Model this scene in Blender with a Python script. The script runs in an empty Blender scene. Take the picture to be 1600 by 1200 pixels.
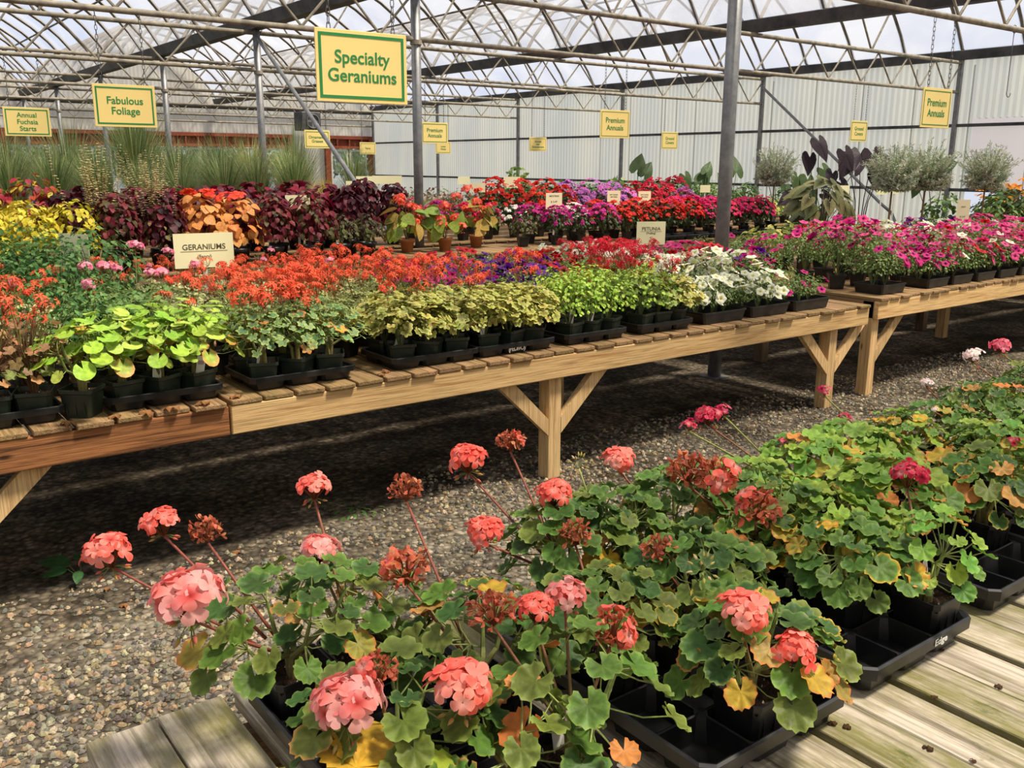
import bpy, math, random
import numpy as np
from mathutils import Matrix, Vector

D = bpy.data
SC = bpy.context.scene
COL = SC.collection
PI = math.pi

# ------------------------------------------------------------------ camera, sky, sun, exposure
H = 1.72                                    # eye height
FPX, PITCH, YAW, ROLL = 1433.4, 0.235189, 0.649235, -0.0048669


def cam_axes():
    fw = np.array([math.sin(YAW) * math.cos(PITCH), math.cos(YAW) * math.cos(PITCH), -math.sin(PITCH)])
    rt = np.array([math.cos(YAW), -math.sin(YAW), 0.0])
    dn = np.cross(fw, rt)
    c, s = math.cos(ROLL), math.sin(ROLL)
    return c * rt + s * dn, -s * rt + c * dn, fw


AX, AY, AZ = cam_axes()
cam_data = D.cameras.new('camera')
cam_data.sensor_fit = 'HORIZONTAL'
cam_data.sensor_width = 36.0
cam_data.lens = 36.0 * FPX / 1600.0
cam_data.clip_start = 0.05
cam_data.clip_end = 300
cam = D.objects.new('camera', cam_data)
COL.objects.link(cam)
cam.matrix_world = Matrix(((AX[0], -AY[0], -AZ[0], 0), (AX[1], -AY[1], -AZ[1], 0), (AX[2], -AY[2], -AZ[2], H), (0, 0, 0, 1)))
SC.camera = cam

SC.view_settings.view_transform = 'Standard'
SC.view_settings.look = 'None'
SC.view_settings.gamma = 1.0
SC.view_settings.use_curve_mapping = False
SC.view_settings.exposure = 0.14

world = D.worlds.new('sky')
SC.world = world
world.use_nodes = True
wn, wl = world.node_tree.nodes, world.node_tree.links
wn.clear()
w_out = wn.new('ShaderNodeOutputWorld')
w_bg = wn.new('ShaderNodeBackground')
w_tc = wn.new('ShaderNodeTexCoord')
w_noise = wn.new('ShaderNodeTexNoise')
w_noise.inputs['Scale'].default_value = 2.2
w_noise.inputs['Detail'].default_value = 5
w_ramp = wn.new('ShaderNodeValToRGB')
w_ramp.color_ramp.elements[0].position = 0.40
w_ramp.color_ramp.elements[0].color = (0.66, 0.76, 1.0, 1)
w_ramp.color_ramp.elements[1].position = 0.62
w_ramp.color_ramp.elements[1].color = (1.0, 0.97, 0.93, 1)
wl.new(w_tc.outputs['Generated'], w_noise.inputs['Vector'])
wl.new(w_noise.outputs['Fac'], w_ramp.inputs['Fac'])
wl.new(w_ramp.outputs['Color'], w_bg.inputs['Color'])
w_bg.inputs['Strength'].default_value = 0.80
wl.new(w_bg.outputs['Background'], w_out.inputs['Surface'])

sun_data = D.lights.new('sun', 'SUN')
sun_data.energy = 8.5
sun_data.angle = math.radians(9)
sun_data.color = (1.0, 0.90, 0.74)
sun = D.objects.new('sun', sun_data)
COL.objects.link(sun)
sun.rotation_euler = Vector((-0.34, 0.36, -1.0)).to_track_quat('-Z', 'Y').to_euler()


# a photograph pixel to the point of the world plane it shows (axis 0, 1, 2 = value)
def at(u, v, axis, val):
    r = AX * ((u - 800) / FPX) + AY * ((v - 600) / FPX) + AZ
    o = np.array([0.0, 0.0, H])
    t = (val - o[axis]) / r[axis]
    return o + r * t


# ------------------------------------------------------------------ helpers
def lin(r, g, b):
    def f(c):
        c /= 255.0
        return c / 12.92 if c <= 0.04045 else ((c + 0.055) / 1.055) ** 2.4
    return np.array([f(r), f(g), f(b)])


def tag(o, label=None, cat=None, group=None, kind=None):
    if label: o['label'] = label
    if cat: o['category'] = cat
    if group: o['group'] = group
    if kind: o['kind'] = kind
    return o


def empty(name, loc=(0, 0, 0), rz=0.0):
    o = D.objects.new(name, None)
    o.empty_display_size = 0.1
    o.location = loc
    o.rotation_euler = (0, 0, rz)
    COL.objects.link(o)
    return o


def link(name, mesh, parent=None, loc=(0, 0, 0), rot=(0, 0, 0), sc=1.0):
    o = D.objects.new(name, mesh)
    o.location = loc
    o.rotation_euler = rot
    o.scale = (sc, sc, sc) if not hasattr(sc, '__len__') else sc
    COL.objects.link(o)
    if parent: o.parent = parent
    return o


class G:
    """collects geometry with a colour per vertex"""
    def __init__(s):
        s.V, s.F, s.C, s.n, s.M = [], [], [], 0, []

    def add(s, V, F, C, mi=0):
        V = np.asarray(V, float)
        C = np.asarray(C, float)
        if C.ndim == 1: C = np.tile(C, (len(V), 1))
        n = s.n
        s.V.append(V); s.C.append(C)
        s.F.extend([tuple(i + n for i in f) for f in F])
        s.M.extend([mi] * len(F))
        s.n += len(V)

    def tube(s, P, R, c, n=5, c2=None, mi=0, cap=True):
        P = [np.asarray(p, float) for p in P]
        m = len(P)
        if not hasattr(R, '__len__'): R = [R] * m
        V, C = [], []
        c = np.asarray(c, float)
        c2 = c if c2 is None else np.asarray(c2, float)
        up = None
        for i in range(m):
            d = P[min(i + 1, m - 1)] - P[max(i - 1, 0)]
            d = d / (np.linalg.norm(d) + 1e-9)
            if up is None:
                a = np.array([0, 0, 1.]) if abs(d[2]) < .9 else np.array([1., 0, 0])
            else:
                a = up
            e1 = a - d * a.dot(d); e1 /= np.linalg.norm(e1) + 1e-9
            up = e1
            e2 = np.cross(d, e1)
            for k in range(n):
                t = 2 * PI * k / n
                V.append(P[i] + R[i] * (math.cos(t) * e1 + math.sin(t) * e2))
                C.append(c + (c2 - c) * i / max(m - 1, 1))
        F = [(i * n + k, i * n + (k + 1) % n, (i + 1) * n + (k + 1) % n, (i + 1) * n + k) for i in range(m - 1) for k in range(n)]
        if cap:
            F.append(tuple(range(n - 1, -1, -1))); F.append(tuple((m - 1) * n + k for k in range(n)))
        s.add(V, F, C, mi)

    def box(s, a, b, c=(1, 1, 1), mi=0, bev=0.0):
        (x0, y0, z0), (x1, y1, z1) = a, b
        if bev <= 0:
            V = [(x0, y0, z0), (x1, y0, z0), (x1, y1, z0), (x0, y1, z0), (x0, y0, z1), (x1, y0, z1), (x1, y1, z1), (x0, y1, z1)]
            F = [(3, 2, 1, 0), (4, 5, 6, 7), (0, 1, 5, 4), (1, 2, 6, 5), (2, 3, 7, 6), (3, 0, 4, 7)]
            s.add(V, F, c, mi)
            return
        e = bev
        ring = lambda z, k: [(x0 + e, y0 + k, z), (x1 - e, y0 + k, z), (x1 - k, y0 + e, z), (x1 - k, y1 - e, z), (x1 - e, y1 - k, z), (x0 + e, y1 - k, z), (x0 + k, y1 - e, z), (x0 + k, y0 + e, z)]
        V = ring(z0, e * .6) + ring(z0 + e, 0) + ring(z1 - e, 0) + ring(z1, e * .6)
        F = [tuple(range(7, -1, -1)), tuple(range(24, 32))]
        for r in range(3):
            F += [(r * 8 + k, r * 8 + (k + 1) % 8, r * 8 + 8 + (k + 1) % 8, r * 8 + 8 + k) for k in range(8)]
        s.add(V, F, c, mi)

    def mesh(s, name, mats, smooth=False):
        me = D.meshes.new(name)
        V = np.concatenate(s.V) if s.V else np.zeros((0, 3))
        me.from_pydata(V.tolist(), [], s.F)
        C = np.concatenate(s.C)
        C = np.concatenate([np.clip(C, 0, 1), np.ones((len(C), 1))], 1)
        at_ = me.color_attributes.new('Col', 'FLOAT_COLOR', 'POINT')
        at_.data.foreach_set('color', C.astype(np.float32).ravel())
        if not isinstance(mats, (list, tuple)): mats = [mats]
        for m in mats: me.materials.append(m)
        if len(mats) > 1: me.polygons.foreach_set('material_index', s.M)
        if smooth: me.polygons.foreach_set('use_smooth', [True] * len(s.F))
        me.update()
        return me

    def build(s, name, mats, parent=None, smooth=False, loc=(0, 0, 0), rot=(0, 0, 0), sc=1.0):
        return link(name, s.mesh(name, mats, smooth), parent, loc, rot, sc)


# ------------------------------------------------------------------ materials
def mat(name):
    m = D.materials.new(name)
    m.use_nodes = True
    nt = m.node_tree
    nt.nodes.clear()
    out = nt.nodes.new('ShaderNodeOutputMaterial')
    return m, nt, out


def nd(nt, kind, **kw):
    n = nt.nodes.new('ShaderNode' + kind)
    for k, v in kw.items():
        if k in n.inputs: n.inputs[k].default_value = v
        else: setattr(n, k, v)
    return n


def c4(c): return (float(c[0]), float(c[1]), float(c[2]), 1.0)


def ramp(nt, stops):
    r = nt.nodes.new('ShaderNodeValToRGB')
    e = r.color_ramp.elements
    while len(e) < len(stops): e.new(0.5)
    for i, (p, c) in enumerate(stops):
        e[i].position = p; e[i].color = c4(c)
    return r


def mixc(nt, a, b, fac, mode='MIX'):
    m = nt.nodes.new('ShaderNodeMix')
    m.data_type = 'RGBA'; m.blend_type = mode
    for sock, val in ((m.inputs[6], a), (m.inputs[7], b), (m.inputs[0], fac)):
        if isinstance(val, (int, float)): sock.default_value = val
        elif hasattr(val, 'is_output'): nt.links.new(val, sock)
        else: sock.default_value = c4(val)
    return m.outputs[2]


def attr_mat(name, rough=0.5, transl=0.25, spec=0.4, vary=0.25, nscale=60, sat=1.0, bump=0.0):
    m, nt, out = mat(name)
    a = nd(nt, 'Attribute', attribute_name='Col')
    tc = nd(nt, 'TexCoord')
    n = nd(nt, 'TexNoise', Scale=nscale, Detail=2.0)
    nt.links.new(tc.outputs['Object'], n.inputs['Vector'])
    r = ramp(nt, [(0.3, np.ones(3) * (1 - vary)), (0.7, np.ones(3) * (1 + vary * .5))])
    nt.links.new(n.outputs['Fac'], r.inputs['Fac'])
    c = mixc(nt, a.outputs['Color'], r.outputs['Color'], 1.0, 'MULTIPLY')
    p = nd(nt, 'BsdfPrincipled', Roughness=rough)
    p.inputs['Specular IOR Level'].default_value = spec
    nt.links.new(c, p.inputs['Base Color'])
    if bump:
        b = nd(nt, 'Bump', Strength=bump, Distance=0.004)
        nt.links.new(n.outputs['Fac'], b.inputs['Height'])
        nt.links.new(b.outputs[0], p.inputs['Normal'])
    if transl > 0:
        t = nd(nt, 'BsdfTranslucent')
        nt.links.new(c, t.inputs['Color'])
        mx = nd(nt, 'MixShader', Fac=transl)
        nt.links.new(p.outputs[0], mx.inputs[1]); nt.links.new(t.outputs[0], mx.inputs[2])
        nt.links.new(mx.outputs[0], out.inputs['Surface'])
    else:
        nt.links.new(p.outputs[0], out.inputs['Surface'])
    return m


M_LEAF = attr_mat('leaf_surface', 0.5, 0.26, 0.24, 0.28, 60, bump=0.7)
M_PETAL = attr_mat('petal_surface', 0.6, 0.35, 0.25, 0.12, 90)
M_STEM = attr_mat('stem_surface', 0.6, 0.0, 0.3, 0.3, 120)
M_PAINT = attr_mat('painted_surface', 0.55, 0.0, 0.35, 0.06, 8)
M_STONE = attr_mat('stone_surface', 0.9, 0.0, 0.15, 0.3, 160)
M_SOIL = attr_mat('soil_surface', 0.95, 0.0, 0.1, 0.6, 260, bump=1.0)


def plastic(name, col, rough=0.38, dust=0.25):
    m, nt, out = mat(name)
    tc = nd(nt, 'TexCoord')
    n = nd(nt, 'TexNoise', Scale=14.0, Detail=6.0)
    nt.links.new(tc.outputs['Object'], n.inputs['Vector'])
    r = ramp(nt, [(0.45, col), (0.75, np.asarray(col) * (1 - dust) + np.array([.10, .09, .07]) * dust)])
    nt.links.new(n.outputs['Fac'], r.inputs['Fac'])
    p = nd(nt, 'BsdfPrincipled', Roughness=rough)
    nt.links.new(r.outputs[0], p.inputs['Base Color'])
    nt.links.new(p.outputs[0], out.inputs['Surface'])
    return m


M_BLACK = plastic('black_plastic', lin(22, 23, 25), 0.36)
M_GREENPOT = plastic('dark_green_plastic', lin(30, 40, 30), 0.42, 0.2)
M_TERRA = plastic('terracotta_plastic', lin(176, 112, 66), 0.7, 0.15)
M_WHITE = plastic('white_plastic', lin(215, 212, 200), 0.5, 0.1)


def metal(name, c1, c2, rough=0.5, metallic=0.6, scale=9.0):
    m, nt, out = mat(name)
    tc = nd(nt, 'TexCoord')
    n = nd(nt, 'TexNoise', Scale=scale, Detail=8.0, Roughness=0.7)
    nt.links.new(tc.outputs['Object'], n.inputs['Vector'])
    r = ramp(nt, [(0.35, c1), (0.65, c2)])
    nt.links.new(n.outputs['Fac'], r.inputs['Fac'])
    p = nd(nt, 'BsdfPrincipled', Roughness=rough, Metallic=metallic)
    nt.links.new(r.outputs[0], p.inputs['Base Color'])
    nt.links.new(p.outputs[0], out.inputs['Surface'])
    return m


M_POST = metal('galvanised_steel', lin(108, 108, 108), lin(140, 140, 140), 0.5, 0.35)
M_TRUSS = metal('dusty_steel_pipe', lin(112, 104, 92), lin(166, 156, 136), 0.7, 0.2)
M_GUTTER = metal('dark_weathered_steel', lin(52, 54, 56), lin(92, 92, 92), 0.65, 0.3, 3.0)
M_BOW = metal('roof_bow_steel', lin(70, 66, 62), lin(132, 118, 98), 0.7, 0.1, 3.0)
M_CHAIN = metal('chain_steel', lin(90, 88, 84), lin(120, 118, 112), 0.5, 0.6)


def wood(name, light, dark, axis=0, moss=0.0, rough=0.75, bumpy=0.35, grain=9.0, knots=True):
    """axis = the board's long direction"""
    m, nt, out = mat(name)
    tc = nd(nt, 'TexCoord')
    oi = nd(nt, 'ObjectInfo')
    add = nd(nt, 'VectorMath', operation='ADD')
    sc_ = nd(nt, 'VectorMath', operation='SCALE')
    comb = nd(nt, 'CombineXYZ')
    for k in range(3): nt.links.new(oi.outputs['Random'], comb.inputs[k])
    nt.links.new(comb.outputs[0], sc_.inputs[0]); sc_.inputs['Scale'].default_value = 37.0
    nt.links.new(tc.outputs['Object'], add.inputs[0]); nt.links.new(sc_.outputs[0], add.inputs[1])
    mp = nd(nt, 'Mapping')
    s = [grain * 5.0] * 3; s[axis] = grain * 0.22
    mp.inputs['Scale'].default_value = s
    nt.links.new(add.outputs[0], mp.inputs['Vector'])
    n1 = nd(nt, 'TexNoise', Scale=1.0, Detail=6.0, Roughness=0.65, Distortion=0.6)
    nt.links.new(mp.outputs[0], n1.inputs['Vector'])
    mp2 = nd(nt, 'Mapping')
    s = [grain * 18.0] * 3; s[axis] = grain * 0.5
    mp2.inputs['Scale'].default_value = s
    nt.links.new(add.outputs[0], mp2.inputs['Vector'])
    n2 = nd(nt, 'TexNoise', Scale=1.0, Detail=3.0, Roughness=0.6)
    nt.links.new(mp2.outputs[0], n2.inputs['Vector'])
    r1 = ramp(nt, [(0.32, dark), (0.5, (np.asarray(light) * .8 + np.asarray(dark) * .2)), (0.68, light)])
    nt.links.new(n1.outputs['Fac'], r1.inputs['Fac'])
    r2 = ramp(nt, [(0.35, np.ones(3) * .55), (0.55, np.ones(3) * 1.05)])
    nt.links.new(n2.outputs['Fac'], r2.inputs['Fac'])
    c = mixc(nt, r1.outputs[0], r2.outputs[0], 0.75, 'MULTIPLY')
    if knots:
        mp3 = nd(nt, 'Mapping')
        s = [7.0] * 3; s[axis] = 2.2
        mp3.inputs['Scale'].default_value = s
        nt.links.new(add.outputs[0], mp3.inputs['Vector'])
        vo = nd(nt, 'TexVoronoi', Scale=1.0)
        nt.links.new(mp3.outputs[0], vo.inputs['Vector'])
        r3 = ramp(nt, [(0.03, np.asarray(dark) * .55), (0.09, (1, 1, 1))])
        nt.links.new(vo.outputs['Distance'], r3.inputs['Fac'])
        c = mixc(nt, c, r3.outputs[0], 0.9, 'MULTIPLY')
    r5 = nd(nt, 'MapRange'); r5.inputs['To Min'].default_value = 0.78; r5.inputs['To Max'].default_value = 1.12
    nt.links.new(oi.outputs['Random'], r5.inputs['Value'])
    cc = nd(nt, 'CombineXYZ')
    for k in range(3): nt.links.new(r5.outputs[0], cc.inputs[k])
    c = mixc(nt, c, cc.outputs[0], 1.0, 'MULTIPLY')
    if moss > 0:
        mp4 = nd(nt, 'Mapping')
        s = [7.0] * 3; s[axis] = 2.6
        mp4.inputs['Scale'].default_value = s
        nt.links.new(add.outputs[0], mp4.inputs['Vector'])
        n4 = nd(nt, 'TexNoise', Scale=1.0, Detail=7.0, Roughness=0.7)
        nt.links.new(mp4.outputs[0], n4.inputs['Vector'])
        r4 = ramp(nt, [(0.42, (0, 0, 0)), (0.62, (moss, moss, moss))])
        nt.links.new(n4.outputs['Fac'], r4.inputs['Fac'])
        c = mixc(nt, c, lin(112, 108, 44), r4.outputs[0])
        n6 = nd(nt, 'TexNoise', Scale=1.7, Detail=8.0, Roughness=0.8)
        nt.links.new(mp4.outputs[0], n6.inputs['Vector'])
        r6 = ramp(nt, [(0.60, (0, 0, 0)), (0.70, (moss, moss, moss))])
        nt.links.new(n6.outputs['Fac'], r6.inputs['Fac'])
        c = mixc(nt, c, lin(62, 76, 22), r6.outputs[0])
    p = nd(nt, 'BsdfPrincipled', Roughness=rough)
    p.inputs['Specular IOR Level'].default_value = 0.25
    nt.links.new(c, p.inputs['Base Color'])
    b = nd(nt, 'Bump', Strength=bumpy, Distance=0.004)
    nt.links.new(n2.outputs['Fac'], b.inputs['Height'])
    nt.links.new(b.outputs[0], p.inputs['Normal'])
    nt.links.new(p.outputs[0], out.inputs['Surface'])
    return m


M_PINE = wood('bright_pine_board', lin(222, 186, 130), lin(182, 136, 84), 0)
M_PINEZ = wood('bright_pine_post', lin(220, 186, 134), lin(176, 134, 86), 2)
M_DARKPINE = wood('stained_pine_board', lin(168, 112, 68), lin(58, 34, 22), 0, bumpy=0.7, grain=7)
M_OLDX = wood('old_wood_x', lin(150, 122, 92), lin(92, 70, 52), 0)
M_OLDY = wood('old_bench_slat', lin(160, 126, 90), lin(84, 62, 44), 1, moss=0.25, bumpy=0.8)
M_DECK = wood('weathered_deck_board', lin(204, 190, 170), lin(118, 106, 92), 1, moss=0.85, bumpy=0.7, grain=8, knots=False)
M_OLDZ = wood('old_post_wood', lin(110, 92, 72), lin(66, 52, 40), 2, knots=False)
M_REDWOOD = wood('red_brown_timber', lin(150, 74, 50), lin(96, 46, 34), 0, knots=False)


def film_mat(name, fac, col, noise=True):
    m, nt, out = mat(name)
    tr = nd(nt, 'BsdfTransparent', Color=c4((0.97, 0.98, 1.0)))
    tl = nd(nt, 'BsdfTranslucent', Color=c4(col))
    df = nd(nt, 'BsdfDiffuse', Color=c4(col))
    m1 = nd(nt, 'MixShader', Fac=0.35)
    nt.links.new(tl.outputs[0], m1.inputs[1]); nt.links.new(df.outputs[0], m1.inputs[2])
    m2 = nd(nt, 'MixShader', Fac=fac)
    if noise:
        tc = nd(nt, 'TexCoord')
        n = nd(nt, 'TexNoise', Scale=0.55, Detail=5.0, Distortion=1.5)
        nt.links.new(tc.outputs['Object'], n.inputs['Vector'])
        mr = nd(nt, 'MapRange')
        mr.inputs['From Min'].default_value = 0.35; mr.inputs['From Max'].default_value = 0.65
        mr.inputs['To Min'].default_value = fac * .5; mr.inputs['To Max'].default_value = min(fac * 1.5, 1)
        nt.links.new(n.outputs['Fac'], mr.inputs['Value'])
        nt.links.new(mr.outputs[0], m2.inputs[0])
    nt.links.new(tr.outputs[0], m2.inputs[1]); nt.links.new(m1.outputs[0], m2.inputs[2])
    nt.links.new(m2.outputs[0], out.inputs['Surface'])
    return m


M_FILM = film_mat('greenhouse_roof_film', 0.32, (0.55, 0.57, 0.62))


def sheet_mat(name, c1, c2, tfac=0.55):
    """translucent corrugated sheet: rows of faint dirt"""
    m, nt, out = mat(name)
    tc = nd(nt, 'TexCoord')
    n = nd(nt, 'TexNoise', Scale=0.7, Detail=6.0)
    mp = nd(nt, 'Mapping'); mp.inputs['Scale'].default_value = (1.5, 1.5, 0.35)
    nt.links.new(tc.outputs['Object'], mp.inputs[0]); nt.links.new(mp.outputs[0], n.inputs['Vector'])
    r = ramp(nt, [(0.35, c1), (0.65, c2)])
    nt.links.new(n.outputs['Fac'], r.inputs['Fac'])
    tl = nd(nt, 'BsdfTranslucent')
    df = nd(nt, 'BsdfPrincipled', Roughness=0.45)
    nt.links.new(r.outputs[0], tl.inputs['Color']); nt.links.new(r.outputs[0], df.inputs['Base Color'])
    m1 = nd(nt, 'MixShader', Fac=tfac)
    nt.links.new(df.outputs[0], m1.inputs[1]); nt.links.new(tl.outputs[0], m1.inputs[2])
    nt.links.new(m1.outputs[0], out.inputs['Surface'])
    return m


M_SHEET = sheet_mat('corrugated_translucent_sheet', lin(196, 203, 202), lin(214, 216, 208))
M_ENDSHEET = sheet_mat('corrugated_end_sheet', lin(205, 200, 188), lin(222, 218, 208), 0.4)


def ground_mat():
    m, nt, out = mat('crushed_gravel')
    tc = nd(nt, 'TexCoord')
    v = nd(nt, 'TexVoronoi', Scale=34.0, Randomness=1.0)
    nt.links.new(tc.outputs['Object'], v.inputs['Vector'])
    r = ramp(nt, [(0.0, lin(96, 88, 76)), (0.4, lin(172, 160, 138)), (0.7, lin(122, 116, 104)), (1.0, lin(206, 192, 168))])
    sep = nd(nt, 'SeparateColor')
    nt.links.new(v.outputs['Color'], sep.inputs[0])
    nt.links.new(sep.outputs[0], r.inputs['Fac'])
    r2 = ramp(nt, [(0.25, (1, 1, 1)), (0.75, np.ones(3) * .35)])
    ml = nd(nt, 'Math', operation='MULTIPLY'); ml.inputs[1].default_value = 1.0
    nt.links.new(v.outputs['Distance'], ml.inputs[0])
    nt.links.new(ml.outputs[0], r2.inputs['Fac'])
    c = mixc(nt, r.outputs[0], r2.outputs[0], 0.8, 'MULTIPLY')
    n = nd(nt, 'TexNoise', Scale=1.3, Detail=6.0, Roughness=0.65)
    nt.links.new(tc.outputs['Object'], n.inputs['Vector'])
    r3 = ramp(nt, [(0.38, lin(96, 84, 68)), (0.6, (1, 1, 1))])
    nt.links.new(n.outputs['Fac'], r3.inputs['Fac'])
    c = mixc(nt, c, r3.outputs[0], 0.8, 'MULTIPLY')
    # brown earth past the aisle, with the shade under the benches painted in
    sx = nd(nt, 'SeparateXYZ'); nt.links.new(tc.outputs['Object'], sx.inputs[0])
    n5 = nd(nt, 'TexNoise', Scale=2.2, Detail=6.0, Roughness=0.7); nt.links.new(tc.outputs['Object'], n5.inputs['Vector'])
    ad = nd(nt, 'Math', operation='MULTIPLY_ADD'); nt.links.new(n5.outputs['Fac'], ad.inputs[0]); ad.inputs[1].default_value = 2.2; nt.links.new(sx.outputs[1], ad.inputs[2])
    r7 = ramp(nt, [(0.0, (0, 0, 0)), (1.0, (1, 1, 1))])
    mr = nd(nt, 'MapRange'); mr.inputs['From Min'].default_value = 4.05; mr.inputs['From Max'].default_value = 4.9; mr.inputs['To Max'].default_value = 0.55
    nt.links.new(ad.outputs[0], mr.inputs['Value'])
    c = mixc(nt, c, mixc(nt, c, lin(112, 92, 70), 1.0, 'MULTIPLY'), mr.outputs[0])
    p = nd(nt, 'BsdfPrincipled', Roughness=0.95)
    p.inputs['Specular IOR Level'].default_value = 0.1
    nt.links.new(c, p.inputs['Base Color'])
    b = nd(nt, 'Bump', Strength=1.0, Distance=0.01, invert=True)
    nt.links.new(v.outputs['Distance'], b.inputs['Height'])
    nt.links.new(b.outputs[0], p.inputs['Normal'])
    nt.links.new(p.outputs[0], out.inputs['Surface'])
    return m


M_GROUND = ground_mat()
WHITE = np.array([1., 1., 1.])

# ------------------------------------------------------------------ the greenhouse shell
GX = [-12.43, -6.33, -0.235, 5.86, 11.955, 18.05]      # gutter lines, 6.1 m bays
TY = [4.93 + 4.65 * k for k in range(-2, 7)]            # truss and post lines
YB, YE = -5.0, 32.9                                     # near and far end of the house
ZG = 3.70                                               # gutter bottom
RISE = 1.75

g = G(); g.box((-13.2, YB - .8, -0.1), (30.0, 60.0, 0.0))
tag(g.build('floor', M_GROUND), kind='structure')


def arc(x0, x1, n=18, z=ZG + .16, rise=RISE):
    h = (x1 - x0) / 2; R = (h * h + rise * rise) / (2 * rise); cx = (x0 + x1) / 2; cz = z + rise - R
    a = math.asin(h / R)
    return [(cx + R * math.sin(-a + 2 * a * i / n), cz + R * math.cos(-a + 2 * a * i / n)) for i in range(n + 1)]


# roof film, one curved skin over every bay
g = G()
for x0, x1 in zip(GX[:-1], GX[1:]):
    A = arc(x0 + .05, x1 - .05, 18, ZG + .19)
    V = [(x, y, z) for y in (YB, YE) for x, z in A]
    n = len(A)
    g.add(V, [(i, i + 1, n + i + 1, n + i) for i in range(n - 1)], WHITE)
tag(g.build('ceiling', M_FILM, smooth=True), kind='structure')


def corrugated(name, m, p0, p1, z0, z1, amp=.006, pitch=.13, top=None, holes=()):
    """a ribbed sheet wall from p0 to p1, holes = (s0, s1, z0, z1) along its length"""
    p0 = np.array(p0, float); p1 = np.array(p1, float)
    L = np.linalg.norm(p1 - p0); d = (p1 - p0) / L; nn = np.array([-d[1], d[0]])
    g = G()
    ns = int(L / (pitch / 4))
    S = [L * i / ns for i in range(ns + 1)]
    prof = [0, 1, 0, -1]

    def pt(s, i, z): q = p0 + d * s + nn * amp * prof[i % 4]; return (q[0], q[1], z)
    for i in range(ns):
        sm = (S[i] + S[i + 1]) / 2
        spans = [(z0, top(sm) if top else z1)]
        for h in holes:
            if h[0] < sm < h[1]:
                spans = [q for a, b in spans for q in ((a, min(b, h[2])), (max(a, h[3]), b)) if q[1] - q[0] > 1e-3]
        for a, b in spans:
            g.add([pt(S[i], i, a), pt(S[i + 1], i + 1, a), pt(S[i + 1], i + 1, b), pt(S[i], i, b)], [(0, 1, 2, 3)], WHITE)
    o = g.build(name, m, smooth=False)
    return tag(o, kind='structure')


WX = 18.12
corrugated('wall_right', M_SHEET, (WX, YE + .06), (WX, YB), 0.0, 3.72, holes=[(23.7, 30.2, 1.30, 2.62), (23.7, 30.2, .72, 1.30)])
corrugated('wall_left', M_SHEET, (-12.5, YB), (-12.5, YE + .06), 0.0, 3.72)


def gable(s0):
    def f(s):
        x = s0 + s if s0 < 0 else s0 - s
        for a, b in zip(GX[:-1], GX[1:]):
            if a <= x <= b:
                h = (b - a) / 2; R = (h * h + RISE * RISE) / (2 * RISE); dx = x - (a + b) / 2
                return ZG + .16 + RISE - R + math.sqrt(max(R * R - dx * dx, 0))
        return ZG + .16
    return f


corrugated('wall_back', M_ENDSHEET, (-12.5, YE + .1), (WX, YE + .1), 0.0, 3.7, top=gable(-12.5), holes=[(17.6, 27.2, 0.0, 2.70), (28.55, 30.5, 0.0, 2.70)])
corrugated('wall_front', M_ENDSHEET, (WX, YB - .05), (-12.5, YB - .05), 0.0, 3.7, top=gable(WX))

# flat plastic-faced panel over the ribbed wall at the right
g = G(); g.add([(WX, 2.76, 1.30), (WX, 9.26, 1.30), (WX, 9.26, 2.62), (WX, 2.76, 2.62)], [(0, 1, 2, 3)], WHITE)
tag(g.build('wall_panel', sheet_mat('pale_flat_panel', lin(206, 204, 208), lin(214, 210, 214), .55)), kind='structure')
g = G(); g.box((WX - .03, 2.76, 1.27), (WX + .02, 9.26, 1.31))
tag(g.build('trim_1', M_GUTTER), kind='structure')

# wall girts
for i, z in enumerate((2.49, 1.27)):
    g = G(); g.box((WX - .07, YB, z - .03), (WX - .03, YE, z + .03))
    tag(g.build('trim_%d' % (i + 2), M_GUTTER), kind='structure')
# sheet lap seams
g = G()
yy = YB + .4
while yy < YE - 12:
    g.add([(WX - .02, yy, 0.02), (WX - .02, yy + .03, 0.02), (WX - .02, yy + .03, 3.6), (WX - .02, yy, 3.6)], [(0, 1, 2, 3)], WHITE); yy += 1.16
tag(g.build('trim_4', sheet_mat('sheet_lap', lin(190, 194, 186), lin(200, 202, 194))), kind='structure')

# gutters, along the house
for i, x in enumerate(GX):
    g = G()
    w = .14 if i < 5 else .09
    V = [(-w, 0, .16), (-w * .62, 0, 0), (w * .62, 0, 0), (w, 0, .16), (w - .01, 0, .17), (w * .55, 0, .03), (-w * .55, 0, .03), (-w + .01, 0, .17)]
    V = [(a, YB, c + ZG) for a, b, c in V] + [(a, YE, c + ZG) for a, b, c in V]
    g.add(V, [(k, (k + 1) % 8, 8 + (k + 1) % 8, 8 + k) for k in range(8)] + [tuple(range(7, -1, -1)), tuple(range(8, 16))], WHITE)
    where = ['along the far left wall', 'three bays left of the long bench', 'over the left end of the long bench', 'on the row of round posts', 'between the round posts and the ribbed side wall', 'along the top of the ribbed side wall'][i]
    tag(g.build('roof_gutter', M_GUTTER, loc=(x, 0, 0)), 'dark steel roof gutter running ' + where, 'gutter', 'roof gutters')

# far corner eave strip
g = G(); g.box((-12.4, YE - .02, 3.55), (18.1, YE + .03, 3.62))
tag(g.build('trim_5', M_GUTTER), kind='structure')


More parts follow.
